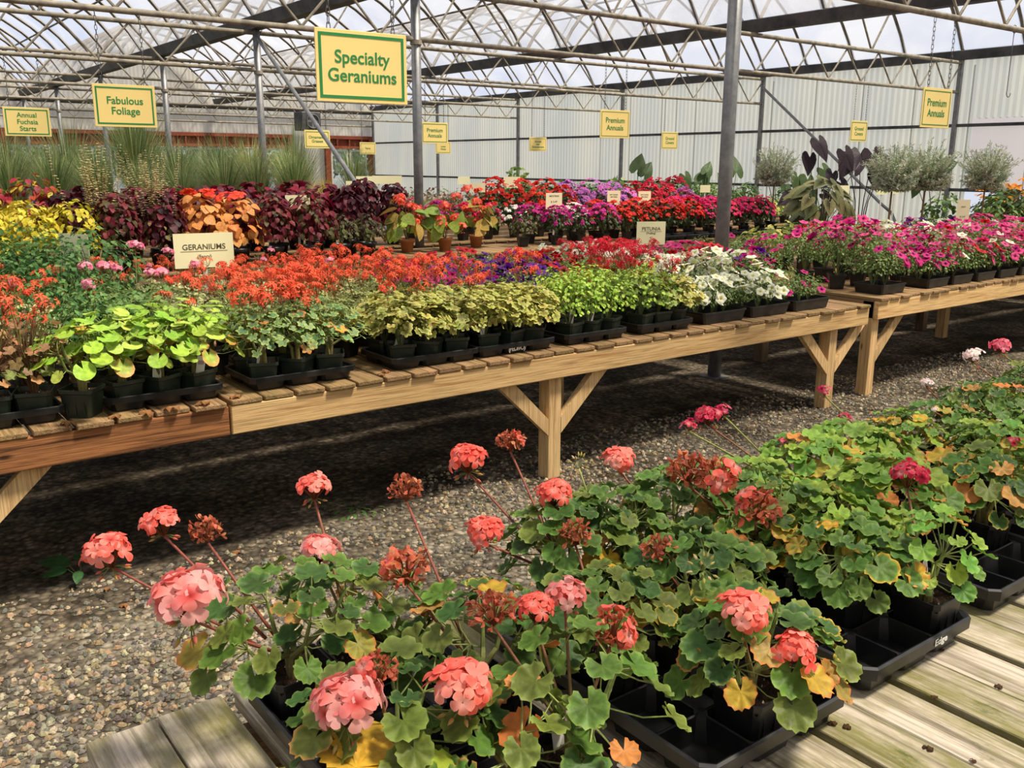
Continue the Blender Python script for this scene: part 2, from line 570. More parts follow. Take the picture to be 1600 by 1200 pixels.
def ordn(i):
    w = ['first', 'second', 'third', 'fourth', 'fifth', 'sixth', 'seventh', 'eighth', 'ninth', 'tenth', 'eleventh', 'twelfth', 'thirteenth', 'fourteenth', 'fifteenth', 'sixteenth', 'seventeenth', 'eighteenth', 'nineteenth', 'twentieth']
    if i < 20: return w[i]
    t = ['twenty', 'thirty', 'forty', 'fifty', 'sixty', 'seventy'][(i + 1) // 10 - 2]
    if (i + 1) % 10 == 0: return {20: 'twentieth', 30: 'thirtieth', 40: 'fortieth', 50: 'fiftieth', 60: 'sixtieth', 70: 'seventieth'}[i + 1]
    return t + '-' + w[(i + 1) % 10 - 1]


# posts
def post_mesh(r, h, square=False):
    g = G()
    if square: g.box((-r, -r, 0), (r, r, h), bev=.006)
    else:
        g.tube([(0, 0, 0), (0, 0, h)], r, WHITE, 20)
    return g.mesh('post', M_POST, not square)


pm_round = post_mesh(.055, ZG - .0)
pm_far = post_mesh(.055, ZG)
pm_sq = post_mesh(.04, ZG, True)
gb = G(); gb.box((-.09, -.09, 0), (.09, .09, .012), bev=.003); plate = gb.mesh('base_plate', M_POST)
gc = G(); gc.tube([(0, 0, 0), (0, 0, .05)], .068, WHITE, 20); collar = gc.mesh('collar', M_TRUSS)
n0 = 0
for k, y in enumerate(TY):
    for gi, x in ((1, GX[1]), (3, GX[3])):
        if gi == 1 and not (y > 9): continue
        r = empty('steel_post', (x, y, 0))
        link('pole', pm_round, r); link('base_plate', plate, r); link('collar', collar, r, (0, 0, 3.05))
        if gi == 3:
            nm = {2: 'between the long bench and the right bench, nearest the camera', 3: 'right of the largest hanging sign', 4: 'with a long diagonal brace, behind the coleus'}.get(k, '%s along the central post line, counting away from the camera' % ordn(k - 2) if k > 4 else 'behind the camera on the central post line')
            if k == 1: nm = 'just behind the camera on the central post line'
            tag(r, 'round galvanised steel post ' + nm, 'post', 'posts of the central line')
        else:
            tag(r, 'round galvanised steel post far left, %s of its row' % ordn(k - 3), 'post', 'posts of the left line')
    r = empty('wall_post', (GX[5], y, 0)); link('pole', pm_sq, r); link('base_plate', plate, r)
    tag(r, 'square steel post against the ribbed side wall, %s from the near end' % ordn(k), 'post', 'posts of the side wall')
gi = 0
# diagonal braces (pipes) on two posts
for (x, y0, z0, y1, z1, lab) in ((5.86, 14.25, 3.62, 10.15, .76, 'grey pipe brace slanting down from the round post behind the coleus'), (17.93, 14.19, 3.5, 10.9, .95, 'grey pipe brace slanting down the ribbed side wall behind the black leaves')):
    g = G(); g.tube([(x, y0, z0), (x, y1, z1), (x, y1 - .25, max(z1 - .17, .75))], .03, WHITE, 12)
    if x < 10: g.tube([(x, y1 - .25, .75), (x, y1 - .3, 0.0)], .03, WHITE, 12)
    else: g.tube([(x, y1 - .25, .78), (x, y1 - .7, 0.0)], .03, WHITE, 12)
    tag(g.build('pipe_brace', M_POST, smooth=True), lab, 'brace')

# trusses across the house: twelve metres clear, thirteen triangles
ZB_, ZT_ = 3.11, 3.65


def chord_mesh(L, r):
    g = G(); g.tube([(0, 0, 0), (L, 0, 0)], r, WHITE, 10); return g.mesh('chord', M_TRUSS, True)


LT = 12.19
cm = chord_mesh(LT, .030)
ct = chord_mesh(LT, .033)
NP = 13
pw = LT / NP
g = G(); g.tube([(0, 0, ZT_ - .02), (pw / 2, 0, ZB_ + .02)], .015, WHITE, 6); wa = g.mesh('web_strut', M_TRUSS)
g = G(); g.tube([(0, 0, ZB_ + .02), (pw / 2, 0, ZT_ - .02)], .015, WHITE, 6); wb = g.mesh('web_strut', M_TRUSS)
for k, y in enumerate(TY):
    if y < 0: continue
    for side, x0 in ((1, GX[3]), (0, GX[1])):
        if side == 0 and y > 33: continue
        r = empty('roof_truss', (x0, y, 0))
        link('top_chord', ct, r, (0, 0, ZT_)); link('bottom_chord', cm, r, (0, 0, ZB_))
        for i in range(NP):
            link('web_strut', wa, r, (i * pw, 0, 0)); link('web_strut', wb, r, (i * pw + pw / 2, 0, 0))
        # king struts up to the roof bows
        for b in (0, 1):
            bx = b * 6.095
            A = arc(0, 6.095, 12)
            for i0, i1 in ((3.05, 4), (3.05, 8)):
                g = G(); g.tube([(bx + i0, 0, ZT_), (bx + A[i1][0], 0, A[i1][1] - .02)], .018, WHITE, 6)
                g.build('roof_strut', M_TRUSS, r)
        sd = 'right of the central posts' if side else 'left of the central posts'
        tag(r, 'pipe roof truss %s, %s away from the camera' % (sd, ordn(k - 1)), 'truss', 'roof trusses')

# roof bows, four to a post spacing
bows = []
A = arc(0, 6.095, 16)
g = G(); g.tube([(x, 0, z) for x, z in A], .036, WHITE, 4)
bow_m = g.mesh('roof_bow', M_BOW)
bay = ['far left bay', 'bay left of the long bench', 'bay over the benches', 'bay right of the central posts', 'bay beside the ribbed wall']
nb = int((YE - YB) / (4.65 / 4))
for b in range(1, 5):
    for i in range(nb + 1):
        y = 4.93 - 4.65 * 2 + i * 4.65 / 4
        if y > YE or y < -1: continue
        o = link('roof_bow', bow_m, None, (GX[b], y, 0))
        tag(o, 'curved steel roof bow, %s, %s away from the camera' % (bay[b], ordn(i - 4)), 'roof bow', 'roof bows of the ' + bay[b])
# purlins
g = G(); g.tube([(0, YB, 0), (0, YE, 0)], .02, WHITE, 8); pur = g.mesh('roof_purlin', M_BOW, True)
A = arc(0, 6.095, 12)
for b in range(1, 5):
    for q, j in enumerate((2, 4, 6, 8, 10)):
        o = link('roof_purlin', pur, None, (GX[b] + A[j][0], 0, A[j][1] - .045))
        tag(o, 'straight roof purlin, %s, %s from its left gutter' % (bay[b], ordn(q)), 'purlin', 'roof purlins')

# ------------------------------------------------------------------ openings in the far wall
def framed_opening(xa, xb, label):
    r = empty('timber_opening', (xa, YE, 0))
    w = xb - xa
    g = G(); g.box((0, -.08, 2.62), (w, .06, 2.74)); g.build('header', M_REDWOOD, r)
    g = G(); g.box((0, -.08, 2.26), (w, .06, 2.36)); g.build('lower_rail', M_REDWOOD, r)
    g = G(); g.box((0, .03, 2.36), (w, .05, 2.62)); g.build('back_board', M_REDWOOD, r)
    for x in (0, w - .2):
        g = G(); g.box((x, -.1, 0), (x + .2, .05, 2.74)); g.build('jamb', M_REDWOOD, r)
    n = max(2, int(w / .42))
    for i in range(1, n):
        g = G(); g.box((w * i / n - .025, -.07, 2.36), (w * i / n + .025, .03, 2.62)); g.build('cripple_stud', M_REDWOOD, r)
    tag(r, label, 'timber frame')


framed_opening(5.1, 14.7, 'wide red-brown timber door framing in the far wall behind the grasses')
framed_opening(16.0, 18.05, 'narrow red-brown timber door framing in the far right corner')
# white framed sliding doors standing in the openings
glass, ntg, og = mat('door_glass')
tg = nd(ntg, 'BsdfTransparent', Color=c4((.85, .9, .88))); gg = nd(ntg, 'BsdfGlossy', Roughness=0.05); gm = nd(ntg, 'MixShader', Fac=0.12)
ntg.links.new(tg.outputs[0], gm.inputs[1]); ntg.links.new(gg.outputs[0], gm.inputs[2]); ntg.links.new(gm.outputs[0], og.inputs[0])
for i, x in enumerate((5.4, 6.9, 8.4, 9.9, 11.4, 12.9, 16.25, 17.05)):
    w = 1.4 if i < 6 else .72
    r = empty('door_%d' % (i + 1), (x, YE + .0, 0))
    r['kind'] = 'structure'
    for a, b in (((0, -.02, 0), (.06, .03, 2.24)), ((w - .06, -.02, 0), (w, .03, 2.24)), ((.06, -.02, 2.17), (w - .06, .03, 2.24)), ((.06, -.02, 0), (w - .06, .03, .25)), ((.06, -.02, 1.1), (w - .06, .03, 1.15))):
        g = G(); g.box(a, b); g.build('door_frame', M_WHITE, r)
    g = G(); g.box((.06, 0, .25), (w - .06, .006, 2.17)); g.build('pane', glass, r)

# ------------------------------------------------------------------ leaf and flower shapes
def t_round(n=28, scallop=.075, lobes=7, ruffle=.11, cup=.14, slit=.55, fine=False):
    """kidney leaf seen from above, stalk joining at the origin; the last list is the pigment of veins and blade"""
    V = [(0, 0, 0)]; rho = [0.]; F = []; sh = [1.1]
    a0 = PI - slit * .5
    rings = (.5, .82, 1.0) if fine else (.55, 1.0)
    for rr in rings:
        last = rr == 1.0
        for i in range(n + 1):
            a = -a0 + 2 * a0 * i / n
            R_ = rr * (1 + (scallop * math.cos(a * lobes * 2.0) if last else 0)) * (1 - .10 * (1 - math.cos(a)) / 2)
            z = cup * rr * rr + (ruffle * math.sin(a * lobes) * rr * rr) + (.03 * math.cos(a * lobes * 2) * rr if fine and not last else 0)
            V.append((R_ * math.cos(a) + .12, R_ * math.sin(a), z)); rho.append(rr)
            sh.append(1.16 if i % 4 == 0 and not last else (.93 if i % 4 == 2 else 1.0))
    for i in range(n): F.append((0, 1 + i, 2 + i))
    for q in range(len(rings) - 1):
        for i in range(n): F.append((1 + q * (n + 1) + i, 1 + (q + 1) * (n + 1) + i, 2 + (q + 1) * (n + 1) + i, 2 + q * (n + 1) + i))
    return np.array(V), F, np.array(rho), np.array(sh)


def t_lobed(lobes=5, depth=.28, cup=.1, slit=.7):
    V = [(0, 0, 0)]; rho = [0.]; F = []
    n = lobes * 4
    a0 = PI - slit * .5
    for rr in (.6, 1.0):
        for i in range(n + 1):
            a = -a0 + 2 * a0 * i / n
            ph = (i / n * lobes) % 1.0
            R = rr * (1 - (depth * (abs(ph - .5) * 2) ** 1.2 if rr == 1. else depth * .35))
            V.append((R * math.cos(a) + .1, R * math.sin(a), cup * rr + .06 * math.sin(a * 5) * rr)); rho.append(rr)
    for i in range(n):
        F.append((0, 1 + i, 2 + i)); F.append((1 + i, n + 2 + i, n + 3 + i, 2 + i))
    return np.array(V), F, np.array(rho)


def t_ovate(n=6, width=.34, serr=.06, fold=.12, droop=.25, heart=0.0):
    """pointed leaf of length 1 along x"""
    V, F, rho = [], [], []
    for i in range(n + 1):
        t = i / n
        w = width * (math.sin(PI * t ** .75) ** .8 if 0 < t < 1 else 0) + (serr * width if i % 2 and 0 < i < n else 0)
        x = t - heart * 0
        z = -droop * t * t
        V += [(x - heart * .18 * (1 if i == 1 else 0), -w, z + fold * w), (x, 0, z), (x - heart * .18 * (1 if i == 1 else 0), w, z + fold * w)]
        rho += [1., abs(t - .5) * 1.2, 1.]
    for i in range(n):
        a = i * 3
        F += [(a, a + 3, a + 4, a + 1), (a + 1, a + 4, a + 5, a + 2)]
    return np.array(V), F, np.array(rho)


def t_heart(n=8, width=.42):
    """elephant ear: stalk at the origin, tip at x=1, two lobes behind"""
    V, F, rho = [], [], []
    out = [(-.28, .14), (-.34, .26), (-.2, .40), (.05, .44), (.3, .38), (.55, .27), (.8, .12), (1., 0.)]
    V = [(0, 0, 0)]; rho = [0.]
    for s in (1, -1):
        for x, y in out: V.append((x, s * y * width / .42, -.22 * max(x, 0) ** 2 - .25 * abs(y) ** 1.5)); rho.append(1.)
    for s in (0, 8):
        for i in range(7): F.append((0, 1 + s + i, 2 + s + i))
    V.append((.5, 0, -.03)); rho.append(.2)
    return np.array(V), F, np.array(rho)


def t_simple():
    return np.array([(0, 0, 0), (.45, -.30, .06), (1, 0, -.12), (.45, .30, .06)], float), [(0, 1, 2, 3)], np.array([0, 1, 1, 1.])


def t_small():
    V = [(0, 0, 0), (.3, -.36, .08), (.75, -.34, .03), (1, 0, -.1), (.75, .34, .03), (.3, .36, .08), (.5, 0, -.03)]
    return np.array(V, float), [(0, 1, 6), (1, 2, 6), (2, 3, 6), (3, 4, 6), (4, 5, 6), (5, 0, 6)], np.array([0, 1, 1, 1, 1, 1, .3])


T_ROUND = t_round(fine=True); T_ROUND2 = t_round(14, .09, 7, .06, .1); T_ROUND3 = t_round(10, .0, 5, .05, .1)
T_LOBE = t_lobed(); T_IVY = t_lobed(5, .34, .06)
T_OV = t_ovate(); T_OVS = t_ovate(4, .3, .1, .1, .35); T_COL = t_ovate(6, .33, .16, .15, .35)
T_HEART = t_heart(); T_SIMPLE = t_simple(); T_SMALL = t_small(); T_LONG = t_ovate(5, .13, .0, .2, .4); T_PAD = t_ovate(6, .46, .05, .12, .3)


def frame(N, T):
    N = N / (np.linalg.norm(N) + 1e-9)
    T = T - N * T.dot(N)
    if np.linalg.norm(T) < 1e-4: T = np.cross(N, [0.3, 1, 0.1])
    T /= np.linalg.norm(T)
    return T, np.cross(N, T), N


def put(g, tpl, P, N, T, s, col, rim=None, rimw=.95, mid=None, mi=0, sx=1., sy=1.):
    """add one leaf; col = body colour, rim = edge colour, mid = centre colour"""
    V, F, rho = tpl[:3]
    T, B, N = frame(np.asarray(N, float), np.asarray(T, float))
    W = P + s * (V[:, :1] * sx * T + V[:, 1:2] * sy * B + V[:, 2:3] * N)
    C = np.tile(np.asarray(col, float), (len(V), 1))
    if mid is not None: C[rho < .58] = mid
    if rim is not None: C[rho > rimw] = rim
    if len(tpl) > 3: C = C * tpl[3][:, None]
    g.add(W, F, C, mi)


R = random.Random(7)


def rnd(a, b): return R.uniform(a, b)


def jit(c, k=.12):
    c = np.asarray(c, float) * rnd(1 - k, 1 + k)
    return np.clip(c * np.array([rnd(1 - k * .5, 1 + k * .5), rnd(1 - k * .5, 1 + k * .5), rnd(1 - k * .5, 1 + k * .5)]), 0, 1)


def rdir(zmin=-1., zmax=1.):
    z = rnd(zmin, zmax); a = rnd(0, 2 * PI); q = math.sqrt(max(0, 1 - z * z))
    return np.array([q * math.cos(a), q * math.sin(a), z])


def petal(g, P, out, up, L, W, col, base=None, curl=.25, lobes=False, n=4):
    """one petal from P reaching along out; up = face side"""
    T, B, N = frame(np.asarray(up, float), np.asarray(out, float))
    V, C, F = [], [], []
    for i in range(n + 1):
        t = i / n
        w = W * (.22 + .78 * math.sin(PI * min(t * .62 + .02, 1)) ** 1.2) * (1 if t < .99 else .62)
        z = curl * L * (t * t) * -.6 + .12 * L * math.sin(PI * t)
        for j in (-1, 0, 1):
            V.append(P + T * (t * L - (abs(j) * .06 * L if i == n else 0)) + B * (j * w) + N * (z + abs(j) * W * .18 * math.sin(t * 3)))
            c = np.asarray(col, float)
            if base is not None: c = c * min(1, t * 1.6) + np.asarray(base) * max(0, 1 - t * 1.6)
            if n > 3: c = c * (.86 + .20 * t) if j == 0 else c * .93 + .07 * (t > .5)
            C.append(c)
    for i in range(n):
        a = i * 3
        F += [(a, a + 1, a + 4, a + 3), (a + 1, a + 2, a + 5, a + 4)]
    g.add(V, F, np.array(C))


def floret(g, P, N, s, col, base, pn=5, W=.40, curl=.25, n=4, ragged=.2):
    N = np.asarray(N, float); N /= np.linalg.norm(N)
    T0, B0, _ = frame(N, np.array([.3, .2, .9]))
    a0 = rnd(0, 6)
    for k in range(pn):
        a = a0 + 2 * PI * k / pn + rnd(-.12, .12)
        d = T0 * math.cos(a) + B0 * math.sin(a)
        petal(g, P + d * s * .04, d + N * rnd(.1, .45), N, s * rnd(1 - ragged, 1.1), s * W * rnd(.9, 1.1), jit(col, .08), base, curl + rnd(-.1, .15), n=n)


# --- flower heads, centred on the origin, radius about one
CORAL = lin(255, 104, 84); CORAL2 = lin(255, 150, 132); CORALD = lin(236, 84, 70)


def head_fresh(col=CORAL, col2=CORAL2, n=17, deepbase=lin(214, 50, 46)):
    g = G()
    for i in range(n):
        z = 1 - 1.05 * (i + .3) / n
        a = i * 2.39996 + rnd(-.3, .3)
        q = math.sqrt(max(0, 1 - z * z))
        d = np.array([q * math.cos(a), q * math.sin(a), z])
        P = d * np.array([.74, .74, .46]) * rnd(.7, 1.15) + np.array([0, 0, .02])
        g.tube([(0, 0, -.72), P * .5 + np.array([0, 0, -.3]), P], .022, lin(150, 90, 60), 4)
        c = col if R.random() < .6 else col2
        N = d + np.array([0, 0, .25]) + rdir() * .35
        floret(g, P, N, rnd(.34, .47), c, deepbase if R.random() < .3 else np.asarray(c) * .55 + lin(255, 226, 214) * .45, n=5, W=.36, curl=rnd(-.45, .45), ragged=.28)
    for i in range(7):
        a = rnd(0, 6.3); bud(g, np.array([0, 0, -.62]), np.array([math.cos(a) * .42, math.sin(a) * .42, -.12 + rnd(-.2, .1)]), .15, lin(176, 164, 84) if i % 2 else lin(206, 110, 90))
    return g.mesh('flower_head', M_PETAL, True)


def bud(g, O, d, s, col):
    d = np.asarray(d, float)
    P = O + d
    g.tube([O, O + d * .5 + np.array([0, 0, .04]), P], .018, lin(140, 150, 80), 4)
    L = np.linalg.norm(d) + 1e-6; u = d / L
    g.tube([P - u * s * .2, P + u * s * .3, P + u * s * .9, P + u * s * 1.5], [s * .15, s * .38, s * .30, s * .05], col, 6, c2=np.asarray(col) * .6 + lin(240, 160, 130) * .4)


def head_spent(fresh=0, col=CORAL):
    g = G()
    for i in range(34):
        z = 1 - 1.5 * (i + .5) / 34; a = i * 2.39996
        q = math.sqrt(max(0, 1 - z * z))
        d = np.array([q * math.cos(a), q * math.sin(a), z])
        P = d * np.array([.7, .7, .62]) * rnd(.7, 1.1)
        g.tube([(0, 0, -.6), P * .6 + np.array([0, 0, -.15]), P], .02, lin(150, 84, 56), 4)
        for k in range(3):
            c = [lin(206, 110, 70), lin(176, 82, 48), lin(226, 112, 84), lin(150, 74, 44), lin(214, 136, 88)][R.randrange(5)]
            dd = d + rdir() * .8
            petal(g, P, dd, rdir(), rnd(.2, .34), rnd(.06, .12), jit(c, .15), curl=rnd(-1.6, 1.6), n=4)
    for i in range(fresh):
        a = rnd(0, 6.3); d = np.array([math.cos(a) * .8, math.sin(a) * .8, rnd(.1, .7)])
        floret(g, d * .8, d + np.array([0, 0, .3]), .5, col, lin(240, 190, 180), W=.46)
    return g.mesh('flower_head', M_PETAL)


def head_bud():
    g = G()
    for i in range(11):
        a = i * 2.4; z = rnd(-.5, .9); q = math.sqrt(max(0.05, 1 - z * z))
        bud(g, np.array([0, 0, -.3]), np.array([q * math.cos(a) * .8, q * math.sin(a) * .8, z * .8 + .1]), .26, lin(184, 190, 96) if i % 3 else lin(226, 214, 160))
    return g.mesh('bud_cluster', M_PETAL)


HEADS = {
    'coral': [head_fresh() for i in range(4)],
    'pinkcoral': [head_fresh(lin(250, 140, 132), lin(252, 176, 170)) for i in range(2)],
    'spent': [head_spent(0) for i in range(3)],
    'mixed': [head_spent(3) for i in range(3)],
    'bud': [head_bud() for i in range(2)],
    'crimson': [head_fresh(lin(205, 10, 62), lin(226, 30, 84), 18, lin(120, 0, 30))],
    'crimson_small': [head_fresh(lin(205, 10, 62), lin(214, 30, 90), 6, lin(120, 0, 30))],
    'pink': [head_fresh(lin(240, 96, 130), lin(246, 130, 150), 14)],
    'palepink': [head_fresh(lin(246, 214, 210), lin(250, 232, 228), 9, lin(220, 120, 130))],
}

# ------------------------------------------------------------------ containers
def pot_mesh(w=.118, h=.105, m=None, lip=.010, taper=.74):
    """square nursery pot with a rolled rim, open at the top; origin at its base"""
    g = G()
    t = .0022

    def ring(hw, z, r=.18):
        k = hw * r
        return [(-hw + k, -hw, z), (hw - k, -hw, z), (hw, -hw + k, z), (hw, hw - k, z), (hw - k, hw, z), (-hw + k, hw, z), (-hw, hw - k, z), (-hw, -hw + k, z)]
    a = w / 2
    rings = [ring(a * taper, 0), ring(a * (taper + (.94 - taper) * .86), h - lip * 1.3), ring(a * .955, h - lip * 1.25), ring(a, h - lip), ring(a, h), ring(a - t * 1.6, h), ring(a * .93 - t, h - lip * 1.3), ring(a * .86, h - .026)]
    V = [p for r in rings for p in r]
    F = [tuple(range(7, -1, -1))]
    for r in range(len(rings) - 1):
        F += [(r * 8 + k, r * 8 + (k + 1) % 8, r * 8 + 8 + (k + 1) % 8, r * 8 + 8 + k) for k in range(8)]
    g.add(V, F, WHITE)
    # moulded ribs
    for s in (-1, 1):
        for q in (-.5, 0, .5):
            x = a * q
            g.box((x - .0012, s * a * .83 - .003, h * .15), (x + .0012, s * a * .83 + .003, h * .8))
    return g.mesh('pot', m or M_BLACK)


def soil_mesh(w=.118, h=.105, seed=0):
    g = G()
    a = w / 2 * .87
    n = 9
    V = [(-a + 2 * a * i / n, -a + 2 * a * j / n, h - .018 + rnd(-.004, .004)) for j in range(n + 1) for i in range(n + 1)]
    C = np.array([jit(lin(58, 44, 34), .35) for _ in V])
    g.add(V, [(j * (n + 1) + i, j * (n + 1) + i + 1, (j + 1) * (n + 1) + i + 1, (j + 1) * (n + 1) + i) for j in range(n) for i in range(n)], C)
    for i in range(26):
        x, y = rnd(-a, a) * .92, rnd(-a, a) * .92; s = rnd(.0012, .003)
        c = lin(214, 206, 190) if i % 4 == 0 else jit(lin(100, 74, 52), .4)
        g.add([(x - s, y, h - .016), (x, y - s, h - .016), (x + s, y, h - .016), (x, y + s, h - .016), (x, y, h - .013 + s)], [(0, 1, 4), (1, 2, 4), (2, 3, 4), (3, 0, 4)], c)
    return g.mesh('soil', M_SOIL)


def tray_mesh(nx, ny, pitch, h=.062, wall=.006):
    """carrying tray: a rim round a grid of tapered cups; origin at the centre of its base"""
    g = G()
    W, L = nx * pitch + .012, ny * pitch + .012
    z1 = h
    # rim: an outward rolled skirt
    def rect(hw, hl, z, k=.02): return [(-hw + k, -hl, z), (hw - k, -hl, z), (hw, -hl + k, z), (hw, hl - k, z), (hw - k, hl, z), (-hw + k, hl, z), (-hw, hl - k, z), (-hw, -hl + k, z)]
    rs = [rect(W / 2 - .002, L / 2 - .002, z1 - .024), rect(W / 2 + .006, L / 2 + .006, z1 - .024), rect(W / 2 + .007, L / 2 + .007, z1), rect(W / 2 + .002, L / 2 + .002, z1 + .003), rect(W / 2 - .004, L / 2 - .004, z1 - .001), rect(W / 2 - .008, L / 2 - .008, z1 - .012)]
    V = [p for r in rs for p in r]
    F = []
    for r in range(len(rs) - 1):
        F += [(r * 8 + k, r * 8 + (k + 1) % 8, r * 8 + 8 + (k + 1) % 8, r * 8 + 8 + k) for k in range(8)]
    g.add(V, F, WHITE)
    # web between cups
    for i in range(nx):
        for j in range(ny):
            cx, cy = (i - (nx - 1) / 2) * pitch, (j - (ny - 1) / 2) * pitch
            a, b = pitch / 2 + .0005, pitch / 2 * .86
            k = .012

            def ring(hw, z, kk): return [(cx - hw + kk, cy - hw, z), (cx + hw - kk, cy - hw, z), (cx + hw, cy - hw + kk, z), (cx + hw, cy + hw - kk, z), (cx + hw - kk, cy + hw, z), (cx - hw + kk, cy + hw, z), (cx - hw, cy + hw - kk, z), (cx - hw, cy - hw + kk, z)]
            rs = [ring(a, z1 - .012, .001), ring(a * .95, z1 - .014, k), ring(b, .003, k * 1.3), ring(b - .006, 0, k * 1.2)]
            V = [p for r in rs for p in r]
            F = [tuple(range(31, 23, -1))]
            for r in range(3):
                F += [(r * 8 + q, r * 8 + 8 + q, r * 8 + 8 + (q + 1) % 8, r * 8 + (q + 1) % 8) for q in range(8)]
            g.add(V, F, WHITE)
            rs = [ring(a * .93, z1 - .014, k), ring(b - .003, .004, k * 1.3)]
            V = [p for r in rs for p in r]
            g.add(V, [(q, (q + 1) % 8, 8 + (q + 1) % 8, 8 + q) for q in range(8)] + [tuple(range(8, 16))], WHITE)
    return g.mesh('nursery_tray', M_BLACK)


def flat_mesh(w, l, h=.075):
    """open-topped black flat with a rolled rim, filled with soil"""
    g = G()
    def rect(hw, hl, z, k=.012): return [(-hw + k, -hl, z), (hw - k, -hl, z), (hw, -hl + k, z), (hw, hl - k, z), (hw - k, hl, z), (-hw + k, hl, z), (-hw, hl - k, z), (-hw, -hl + k, z)]
    rs = [rect(w / 2 * .88, l / 2 * .92, 0), rect(w / 2 * .97, l / 2 * .975, h - .01), rect(w / 2, l / 2, h - .01), rect(w / 2, l / 2, h), rect(w / 2 - .008, l / 2 - .008, h), rect(w / 2 * .9, l / 2 * .93, .008)]
    V = [p for r in rs for p in r]
    F = [tuple(range(7, -1, -1)), tuple(range(40, 48))]
    for r in range(5):
        F += [(r * 8 + q, r * 8 + (q + 1) % 8, r * 8 + 8 + (q + 1) % 8, r * 8 + 8 + q) for q in range(8)]
    g.add(V, F, WHITE)
    return g.mesh('flat', M_BLACK)


def tag_mesh(w=.02, h=.06, round_top=False):
    g = G()
    c = lin(226, 222, 212)
    if round_top:
        V = [(-w, 0, -.05), (w, 0, -.05), (w, 0, h * .75), (w * .45, 0, h), (-w * .45, 0, h), (-w, 0, h * .75)]
    else:
        V = [(-w, 0, -.05), (w, 0, -.05), (w, 0, h), (-w, 0, h)]
    n = len(V)
    V = V + [(x, .0012, z) for x, y, z in V]
    g.add(V, [tuple(range(n)), tuple(range(2 * n - 1, n - 1, -1))] + [(k, n + k, n + (k + 1) % n, (k + 1) % n) for k in range(n)], c)
    g.box((-w * .7, -.0008, h * .25), (w * .7, .0, h * .6), lin(176, 150, 150))
    return g.mesh('plant_label', M_PAINT)


POT = pot_mesh(); POTG = pot_mesh(.138, .115, M_GREENPOT, .014); POTB = pot_mesh(.138, .115, M_BLACK)
SOIL = [soil_mesh(seed=i) for i in range(2)]; SOILG = soil_mesh(.138, .115)
TAGS = [tag_mesh(.018, .05), tag_mesh(.02, .055, True)]


def round_pot(r=.085, h=.15, m=None):
    g = G()
    P = [(r * .72, 0), (r * .93, h * .8), (r * .95, h * .8), (r * 1.05, h * .82), (r * 1.05, h), (r * .97, h), (r * .9, h * .85)]
    n = 20
    V = [(q * math.cos(2 * PI * k / n), q * math.sin(2 * PI * k / n), z) for q, z in P for k in range(n)]
    F = [tuple(range(n - 1, -1, -1))]
    for i in range(len(P) - 1): F += [(i * n + k, i * n + (k + 1) % n, (i + 1) * n + (k + 1) % n, (i + 1) * n + k) for k in range(n)]
    g.add(V, F, WHITE)
    return g.mesh('pot', m or M_TERRA, True)


def round_soil(r=.085, h=.15):
    g = G(); n = 16
    g.add([(0, 0, h * .86)] + [(r * .93 * math.cos(2 * PI * k / n), r * .93 * math.sin(2 * PI * k / n), h * .87) for k in range(n)], [(0, 1 + k, 1 + (k + 1) % n) for k in range(n)], lin(58, 44, 34))
    return g.mesh('soil', M_SOIL)


# ------------------------------------------------------------------ foliage makers (origin at the soil's centre on the pot top)
GREEN = lin(92, 126, 50); GREEND = lin(66, 100, 44); LIME = lin(150, 184, 58); YEL = lin(226, 180, 60); ORG = lin(216, 130, 66); TAN = lin(184, 136, 92)


